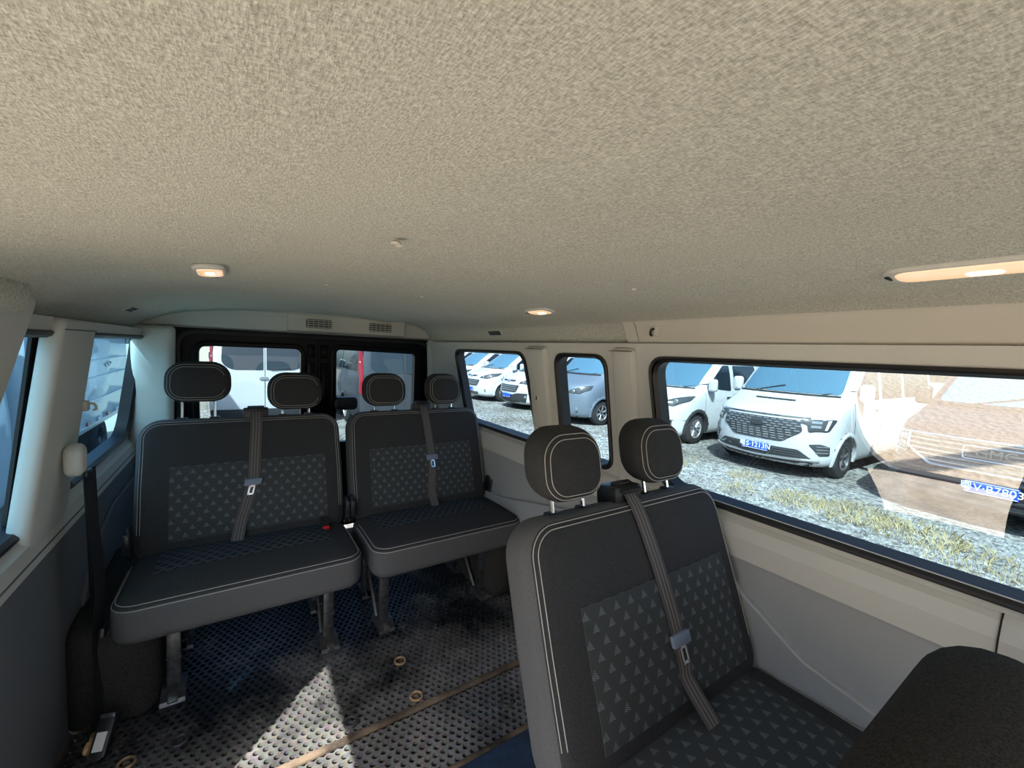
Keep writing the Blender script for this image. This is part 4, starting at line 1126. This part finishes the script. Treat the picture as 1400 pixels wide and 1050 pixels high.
        sk = MB(); sk.tube([fr(-0.86 + 1.72 * k / 18, 0.30 + 0.03 * abs(k - 9) / 9, 0.02) for k in range(19)], 0.022, 6); sk.build('skid_strip', 'alloy', t)
        bl = fp([(-0.98, 0.30), (0.98, 0.30), (0.95, 0.23), (-0.95, 0.23)], 'lower_bumper', 'cartrim', 0.02, 0.012)
        for q in ([(0.74, 0.60), (0.86, 0.62), (0.95, 0.58), (0.95, 0.43), (0.86, 0.42)],):
            for qq in (q, mir(q)):
                fg = fp(qq, 'fog_lamp_recess', 'lampdark', 0.02, 0.010)
                c = 1 if qq is q else -1
                for z in (0.47, 0.52, 0.57):
                    sl = MB(); sl.tube([fr(c * 0.83, z, 0.016), fr(c * 0.94, z, 0.016)], 0.007, 5); sl.build('slat', 'alloy', fg)
        hs = MB(); hs.tube([fr(-0.33 + 0.66 * k / 8, 1.265, 0.012) for k in range(9)], 0.016, 6); hs.build('bonnet_slot', 'cartrim', t)
        hl = MB(); hl.tube([fr(-0.72 + 1.44 * k / 14, 1.025, 0.010) for k in range(15)], 0.012, 6); hl.build('grille_rail', 'chrome', t)
    elif style in ('custom', 'old'):
        k = 0 if style == 'custom' else 0.03
        up = fp([(-0.36, 0.99), (0.36, 0.99), (0.33, 0.93), (-0.33, 0.93)], 'upper_grille', 'lampdark', 0.02, 0.010)
        em = MB(); T = lambda a, b, c: tuple(Vector(fr(a, 0.955 + b, 0.02)) + Vector((-c, 0, 0))); Pillow(0.085, 0.036, 0.02, 0.035, 0.008, 0, 0, T).mesh(em); em.build('emblem', 'alloy', up)
        gr = fp([(-0.56, 0.82), (0.56, 0.82), (0.44, 0.58), (-0.44, 0.58)], 'grille', 'lampdark', 0.06, 0.010)
        for z in (0.64, 0.70, 0.76):
            sl = MB(); sl.tube([fr(-0.44 + 0.88 * j / 12, z, 0.016) for j in range(13)], 0.010, 5); sl.build('slat', 'alloy', gr)
        q = [(0.52, 0.88), (0.80, 0.86), (0.955, 0.98), (0.95, 1.10), (0.78, 1.05), (0.56, 0.95)]
        for qq in (q, mir(q)):
            h_ = fp(qq, 'headlight', 'lampdark', 0.03, 0.012)
            c = 1 if qq is q else -1
            for yy, zz in ((0.66, 0.92), (0.80, 0.97)):
                ls = MB(); p = fr(c * yy, zz, 0.02); T = lambda a, b, cc, p=p: (p[0] - cc, p[1] + a, p[2] + b); Pillow(0.055, 0.045, 0.02, 0.043, 0.008, 0.006, 0, T).mesh(ls); ls.build('lamp_lens', 'alloy', h_)
        if lower:
            fp([(-0.97, 0.56), (-0.50, 0.56), (-0.40, 0.50), (0.40, 0.50), (0.50, 0.56), (0.97, 0.56), (0.94, 0.23), (-0.94, 0.23)], 'bumper', 'cartrim', 0.03, 0.014)
        else:
            fp([(-0.5, 0.36), (0.5, 0.36), (0.45, 0.25), (-0.45, 0.25)], 'lower_grille', 'lampdark', 0.03, 0.010)
        for c in (-1, 1):
            fg = MB(); p = fr(c * 0.76, 0.44, 0.018); T = lambda a, b, cc, p=p: (p[0] - cc, p[1] + a, p[2] + b); Pillow(0.055, 0.05, 0.02, 0.048, 0.008, 0.005, 0, T).mesh(fg); fg.build('fog_lamp', 'lamp', t)
    elif style == 'savana':
        gr = fp([(-0.80, 1.04), (0.80, 1.04), (0.80, 0.86), (0.55, 0.70), (-0.55, 0.70), (-0.80, 0.86)], 'grille', 'lampdark', 0.03, 0.010)
        for z, wv in ((0.735, 0.60), (0.80, 0.70), (0.86, 0.78), (0.92, 0.80), (0.98, 0.80), (1.03, 0.80)):
            sl = MB(); sl.tube([fr(-wv + 2 * wv * j / 14, z, 0.02) for j in range(15)], 0.013, 6); sl.build('slat', 'chrome', gr)
        fl_ = MB(); lp = round_poly([(-0.82, 1.06), (0.82, 1.06), (0.82, 0.86), (0.56, 0.685), (-0.56, 0.685), (-0.82, 0.86)], 0.03, 3)
        dn = []
        for i, p in enumerate(lp):
            q = lp[(i + 1) % len(lp)]; n = max(1, int(math.hypot(q[0] - p[0], q[1] - p[1]) / 0.1)); dn += [(p[0] + (q[0] - p[0]) * j / n, p[1] + (q[1] - p[1]) * j / n) for j in range(n)]
        fl_.tube([fr(p[0], p[1], 0.018) for p in dn], 0.016, 6, closed=True); fl_.build('grille_surround', 'chrome', gr)
        text_mesh('lettering', 'GMC', 0.155, 'chrome', gr, Vector(fr(0, 0.895, 0.05)), (PI / 2, 0, -PI / 2))
        em = MB(); lp = round_poly([(-0.27, 0.82), (0.27, 0.82), (0.27, 0.975), (-0.27, 0.975)], 0.03, 3); em.tube([fr(p[0], p[1], 0.04) for p in lp], 0.008, 5, closed=True); em.build('badge_outline', 'chrome', gr)
        q = [(0.83, 0.78), (0.975, 0.82), (0.975, 1.05), (0.83, 1.05)]
        for qq in (q, mir(q)):
            h_ = fp(qq, 'headlight', 'lampdark', 0.02, 0.012); c = 1 if qq is q else -1
            for zz in (0.86, 0.97):
                patch(fr, [(c * a, b) for a, b in [(0.85, zz - 0.045), (0.955, zz - 0.03), (0.955, zz + 0.05), (0.85, zz + 0.05)]], 0.015, 0.02).build('lamp_lens', 'lamp', h_)
            dn = [fr(y, z, 0.02) for y, z in round_poly(qq, 0.02, 3)]; m_ = MB(); m_.tube(dn, 0.010, 5, closed=True); m_.build('lamp_surround', 'chrome', h_)
        for z in (0.60, 0.40):
            bl = MB(); bl.tube([fr(-0.96 + 1.92 * j / 18, z, 0.02) for j in range(19)], 0.020, 6); bl.build('bumper_rib', 'cartrim', t)
        fp([(-0.45, 0.36), (0.45, 0.36), (0.42, 0.29), (-0.42, 0.29)], 'lower_grille', 'lampdark', 0.02, 0.010)
    # rear end
    if rear:
        re = B.rear
        wz0, wz1 = zbelt - 0.08, z1 + 0.02
        for c in (-1, 1):
            q = [(c * 0.03, wz0 + 0.02), (c * 0.60, wz0 + 0.02), (c * 0.78, wz0 + 0.15), (c * 0.74, wz1), (c * 0.03, wz1)]
            patch(re, q, [0.02, 0.1, 0.1, 0.08, 0.02], 0.010).build('rear_window', tint, t, angle=1.0)
            q = [(c * 0.93, 0.85), (c * 1.0, 0.85), (c * 0.97, wz1 - 0.25), (c * 0.92, wz1 - 0.25)]
            patch(re, q, 0.02, 0.014).build('tail_light', 'tail', t, angle=1.0)
        sm = MB(); sm.tube([re(0, z, 0.004) for z in (0.5, 0.9, 1.3, 1.7, wz1 + 0.1)], 0.006, 4); sm.build('door_seam', 'cartrim', t)
        patch(re, [(-0.97, 0.46), (0.97, 0.46), (0.95, 0.26), (-0.95, 0.26)], 0.04, 0.03).build('rear_bumper', 'cartrim', t, angle=1.0)
        em = MB(); p = re(0.32 if paint != 'p_white' else -0.02, wz0 - 0.16, 0.012)
        T = lambda a, b, c, p=p: (p[0] + c, p[1] + a, p[2] + b); Pillow(0.085, 0.035, 0.016, 0.034, 0.006, 0, 0, T).mesh(em); em.build('emblem', 'alloy', t)
        wp = MB(); wp.tube([re(0.10, wz0 + 0.04, 0.03), re(0.5, wz0 + 0.07, 0.03)], 0.010, 5); wp.build('wiper', 'cartrim', t)
        if plate:
            px, pz = (0.38, 0.66)
            pb = MB(); p = re(px, pz, 0.012); pb.box(p, (0.012, 0.44, 0.14), bev=0.004); po = pb.build('licence_plate', 'plate', t)
            text_mesh('characters', plate, 0.115, 'platetxt', po, Vector((p[0] + 0.008, p[1], p[2])), (PI / 2, 0, PI / 2))
            for x0 in (0.15, 0.36):
                sb = MB(); sb.box(re(x0, wz0 - 0.28, 0.006), (0.008, 0.16, 0.02)); sb.build('script_badge', 'cartrim', t)
    elif plate is not None:
        p = fr(0, plate_z, 0.03)
        pb = MB(); pb.box(p, (0.014, 0.44, 0.14), bev=0.004); po = pb.build('licence_plate', 'plate', t)
        if plate: text_mesh('characters', plate, 0.118, 'platetxt', po, Vector((p[0] - 0.009, p[1], p[2])), (PI / 2, 0, -PI / 2))
        bo = MB(); bo.tube([(p[0] - 0.008, p[1] + a, p[2] + b) for a, b in ((-0.212, -0.062), (0.212, -0.062), (0.212, 0.062), (-0.212, 0.062))], 0.003, 4, closed=True); bo.build('plate_border', 'platetxt', po)
    return t
G = -0.6
GR = 'vans parked facing this one on the right'
vehicle('van', 'white van with wide dashed black grille and blue plate S1213N', 'van', (7.6, 3.66, G), -0.02, TALL, 'p_white', 'new', '\u7ca4S\u00b71213N', group=GR, plate_z=0.45, rim='darkalloy', spokes=5)
vehicle('van', 'dark wine van with chrome barred grille and blue plate VB7803', 'van', (7.45, 0.88, G), -0.06, SAVANA, 'p_dark', 'savana', '\u7ca4V\u00b7B7803', group=GR, wheels=(0.95, 4.35), plate_z=0.50, full=True)
vehicle('van', 'white van with dark bumper between silver van and dashed grille van', 'van', (7.72, 6.44, G), 0.0, CUSTOM, 'p_white', 'custom', '', group=GR, lower=True, rim='alloy', spokes=10)
vehicle('van', 'silver blue van with six spoke wheel in narrow side window', 'van', (7.39, 9.06, G), 0.0, TALL, 'p_silver', 'old', '', group=GR)
vehicle('van', 'white van with black lower bumper beside the right rear window pillar', 'van', (7.65, 11.85, G), 0.0, CUSTOM, 'p_white', 'custom', '', group=GR, lower=True)
vehicle('van', 'white van with body coloured bumper in middle of right rear window', 'van', (7.55, 14.35, G), 0.0, CUSTOM, 'p_white', 'custom', '', group=GR)
vehicle('van', 'third white van back in the right rear window row', 'van', (7.65, 17.0, G), 0.0, CUSTOM, 'p_white', 'custom', '', group=GR)
vehicle('van', 'farthest white van at the end of the right rear window row', 'van', (7.7, 19.6, G), 0.0, CUSTOM, 'p_white', 'custom', '', group=GR)
GB = 'vans parked behind the rear doors'
vehicle('van', 'white van showing its rear windows through the left rear door window', 'van', (0.50, 15.9, G), -PI / 2, TALL, 'p_white', 'old', '\u7ca4LS\u00b7', group=GB, rear=True)
vehicle('van', 'dark van with red tail light in the right rear door window', 'van', (3.22, 14.8, G), -PI / 2, TALL, 'p_grey', 'old', None, group=GB, rear=True)

def box_truck():
    t = thing('box_truck', 'white box truck with a flat ribbed flank close beside the left windows', 'truck', (-2.62, 3.72, G), PI / 2)
    keys = [(0.35, 0.10, 1.70, 0.90, 0.25), (0.45, 0.0, 1.72, 0.98, 0.3), (1.0, -0.02, 1.72, 1.0, 0.3), (1.25, 0.04, 1.72, 0.99, 0.3), (1.9, 0.36, 1.70, 0.93, 0.3), (2.1, 0.52, 1.66, 0.88, 0.3), (2.18, 0.8, 1.5, 0.75, 0.4)]
    B = Body(keys); c = B.mesh((0.85,), 0.45).build('cab', 'p_white', t, angle=0.8)
    patch(B.front, [(-0.82, 1.25), (0.82, 1.25), (0.76, 1.98), (-0.76, 1.98)], 0.06, 0.01).build('windscreen', 'windscreen', c, angle=1.2)
    patch(B.front, [(-0.5, 0.95), (0.5, 0.95), (0.5, 0.75), (-0.5, 0.75)], 0.03, 0.01).build('grille', 'lampdark', c, angle=1.2)
    for sg in (-1, 1):
        f = lambda x, z, e, sg=sg: B.side(x, z, sg, e)
        patch(f, [(0.62, 1.25), (1.40, 1.2), (1.40, 1.9), (0.82, 1.9)], 0.05, 0.006).build('door_window', 'carglass', c, angle=1.0)
        patch(B.front, [(sg * 0.6, 0.72), (sg * 0.92, 0.74), (sg * 0.92, 0.95), (sg * 0.6, 0.93)], 0.03, 0.01).build('headlight', 'lamp', c, angle=1.0)
        m_ = MB(); m_.box((0.42, sg * 1.16, 1.55), (0.07, 0.16, 0.34), bev=0.03); m_.build('side_mirror', 'cartrim', c)
    bx = MB(); bx.box((3.93, 0, 1.96), (4.14, 2.04, 2.56), bev=0.025); cb = bx.build('cargo_box', 'p_white', t)
    for sg in (-1, 1):
        for z in (1.03, 1.33, 1.56, 2.45):
            r_ = MB(); r_.box((3.93, sg * 1.024, z), (4.06, 0.016, 0.022), bev=0.005); r_.build('rib', 'p_white', cb)
        r_ = MB(); r_.box((3.93, sg * 1.024, 0.71), (4.14, 0.02, 0.06), bev=0.005); r_.build('lower_rail', 'alloy', cb)
        for k in range(8):
            q = MB(); q.box((2.2 + 0.49 * k, sg * 1.030, 0.76), (0.2, 0.012, 0.045)); q.build('reflector', 'tail' if k % 2 else 'p_white', cb)
        for z, m in ((2.05, 'tail'), (1.85, 'cartrim')):
            q = MB(); q.box((5.94, sg * 1.026, z), (0.05, 0.016, 0.16), bev=0.004); q.build('corner_lamp', m, cb)
    # small illegible script near the rear of the flank
    for k, (dx, dz, w_) in enumerate(((0, 0, 0.10), (0.11, 0.02, 0.06), (0.18, 0.0, 0.08), (0.27, 0.025, 0.05))):
        q = MB(); q.box((4.62 + dx, -1.024, 1.47 + dz), (w_, 0.008, 0.028), Matrix.Rotation(0.25, 3, 'Y')); q.build('script_badge', 'p_grey', cb)
    ch = MB(); ch.box((3.6, 0, 0.55), (4.6, 0.8, 0.2)); ch.build('chassis', 'under', t, smooth=False)
    for x in (0.85, 4.6):
        for sg in (-1, 1): wheel(t, x, sg * 0.84, sg, 0.36, 'steel', spokes=0)
    return t
box_truck()
vehicle('van', 'grey van far behind between the two rear door vans', 'van', (4.6, 24.5, G), 1.35, CUSTOM, 'p_grey', 'custom', '')
# panel creases and lamp strips on the side of the white panel van at the left
# ------------------------------------------------------------------ stones, dry grass, trees
def stones(name, n, x0, x1, y0, y1, s0, s1):
    V = []; F = []
    for _ in range(n):
        x = random.uniform(x0, x1); y = random.uniform(y0, y1); s_ = random.uniform(s0, s1)
        a = random.uniform(0, PI); o = len(V)
        for k in range(4):
            V.append((x + s_ * math.cos(a + k * PI / 2) * random.uniform(.7, 1.2), y + s_ * math.sin(a + k * PI / 2) * random.uniform(.7, 1.2), G - 0.004))
        V.append((x + random.uniform(-.3, .3) * s_, y + random.uniform(-.3, .3) * s_, G + s_ * random.uniform(0.35, 0.8)))
        F += [(o + k, o + (k + 1) % 4, o + 4) for k in range(4)]
    mb = MB(); mb.v = V; mb.f = F
    return tag(mb.build(name, 'stone', smooth=False, fix=False), 'loose grey gravel stones over the lot', 'gravel', kind='stuff')
stones('gravel', 24000, 2.2, 7.3, -0.5, 7.5, 0.012, 0.032)
def tuft_patch(label, spots):
    V = []; F = []
    for cx, cy, rad, n in spots:
        for _ in range(n):
            r = rad * math.sqrt(random.random()); a = random.uniform(0, 2 * PI); x, y = cx + r * math.cos(a), cy + r * math.sin(a) * 0.9
            h_ = random.uniform(0.05, 0.16) * (1.2 - 0.5 * r / rad); b = random.uniform(0, 2 * PI); l = random.uniform(0.02, 0.09); w_ = 0.004
            dx, dy = math.cos(b), math.sin(b); o = len(V)
            V += [(x - dy * w_, y + dx * w_, G), (x + dy * w_, y - dx * w_, G), (x + dx * l * .5, y + dy * l * .5, G + h_ * .7), (x + dx * l, y + dy * l, G + h_)]
            F += [(o, o + 1, o + 2), (o, o + 2, o + 3)]
    mb = MB(); mb.v = V; mb.f = F
    return tag(mb.build('dry_grass', 'straw', smooth=False, fix=False), label, 'grass', kind='stuff')
tuft_patch('dry yellow grass growing in the gravel before the parked vans', [(6.5, 2.5, .4, 230), (6.6, 1.9, .5, 360), (6.5, 1.3, .5, 330), (6.1, 0.7, .5, 170), (7.0, 3.5, .3, 130), (6.2, 3.2, .3, 60), (6.9, 4.6, .4, 50)])

def tree(loc, h, r, label, n=1500, group=None, leaf=(.10, .22), ball=False):
    t = thing('tree', label, 'tree', loc, random.uniform(0, 6), group)
    mb = MB(); mb.tube([(0, 0, -0.1), (0.03, 0, h * 0.3), (0, 0.03, h * 0.85)], [h * 0.022, h * 0.017, h * 0.008], 8); mb.build('trunk', 'bark', t)
    cr_ = MB()
    cl_ = [(Vector((random.gauss(0, .45), random.gauss(0, .45), random.gauss(0, .35))) * r, random.uniform(.35, .6) * r) for _ in range(14)]
    for k in range(n):
        c, q = (Vector((0, 0, 0)), r * random.random() ** 0.33) if ball else random.choice(cl_); d = Vector((random.gauss(0, 1), random.gauss(0, 1), random.gauss(0, 1))).normalized() * q * random.uniform(.6, 1)
        p = c + d + Vector((0, 0, h - r)); u = Vector((random.gauss(0, 1), random.gauss(0, 1), random.gauss(0, 1))).normalized(); v = u.orthogonal().normalized(); s_ = random.uniform(*leaf)
        cr_.add([p - u * s_, p + v * s_ * .5, p + u * s_, p - v * s_ * .5], [(0, 1, 2, 3)])
    o = cr_.build('crown', 'leaf', t, smooth=False, fix=False); o['kind'] = 'stuff'
    return t
tree((9.2, 44, G), 6.5, 2.6, 'leafy green tree far off, seen between the two vans behind the rear doors', 1500)
# small unseen tree, added to keep the sun off the left rear windows
tree((-4.1, -1.38, G), 8.47, 0.88, 'slim green tree added out of view to shade the left rear windows', 5600, leaf=(0.07, 0.13), ball=True)
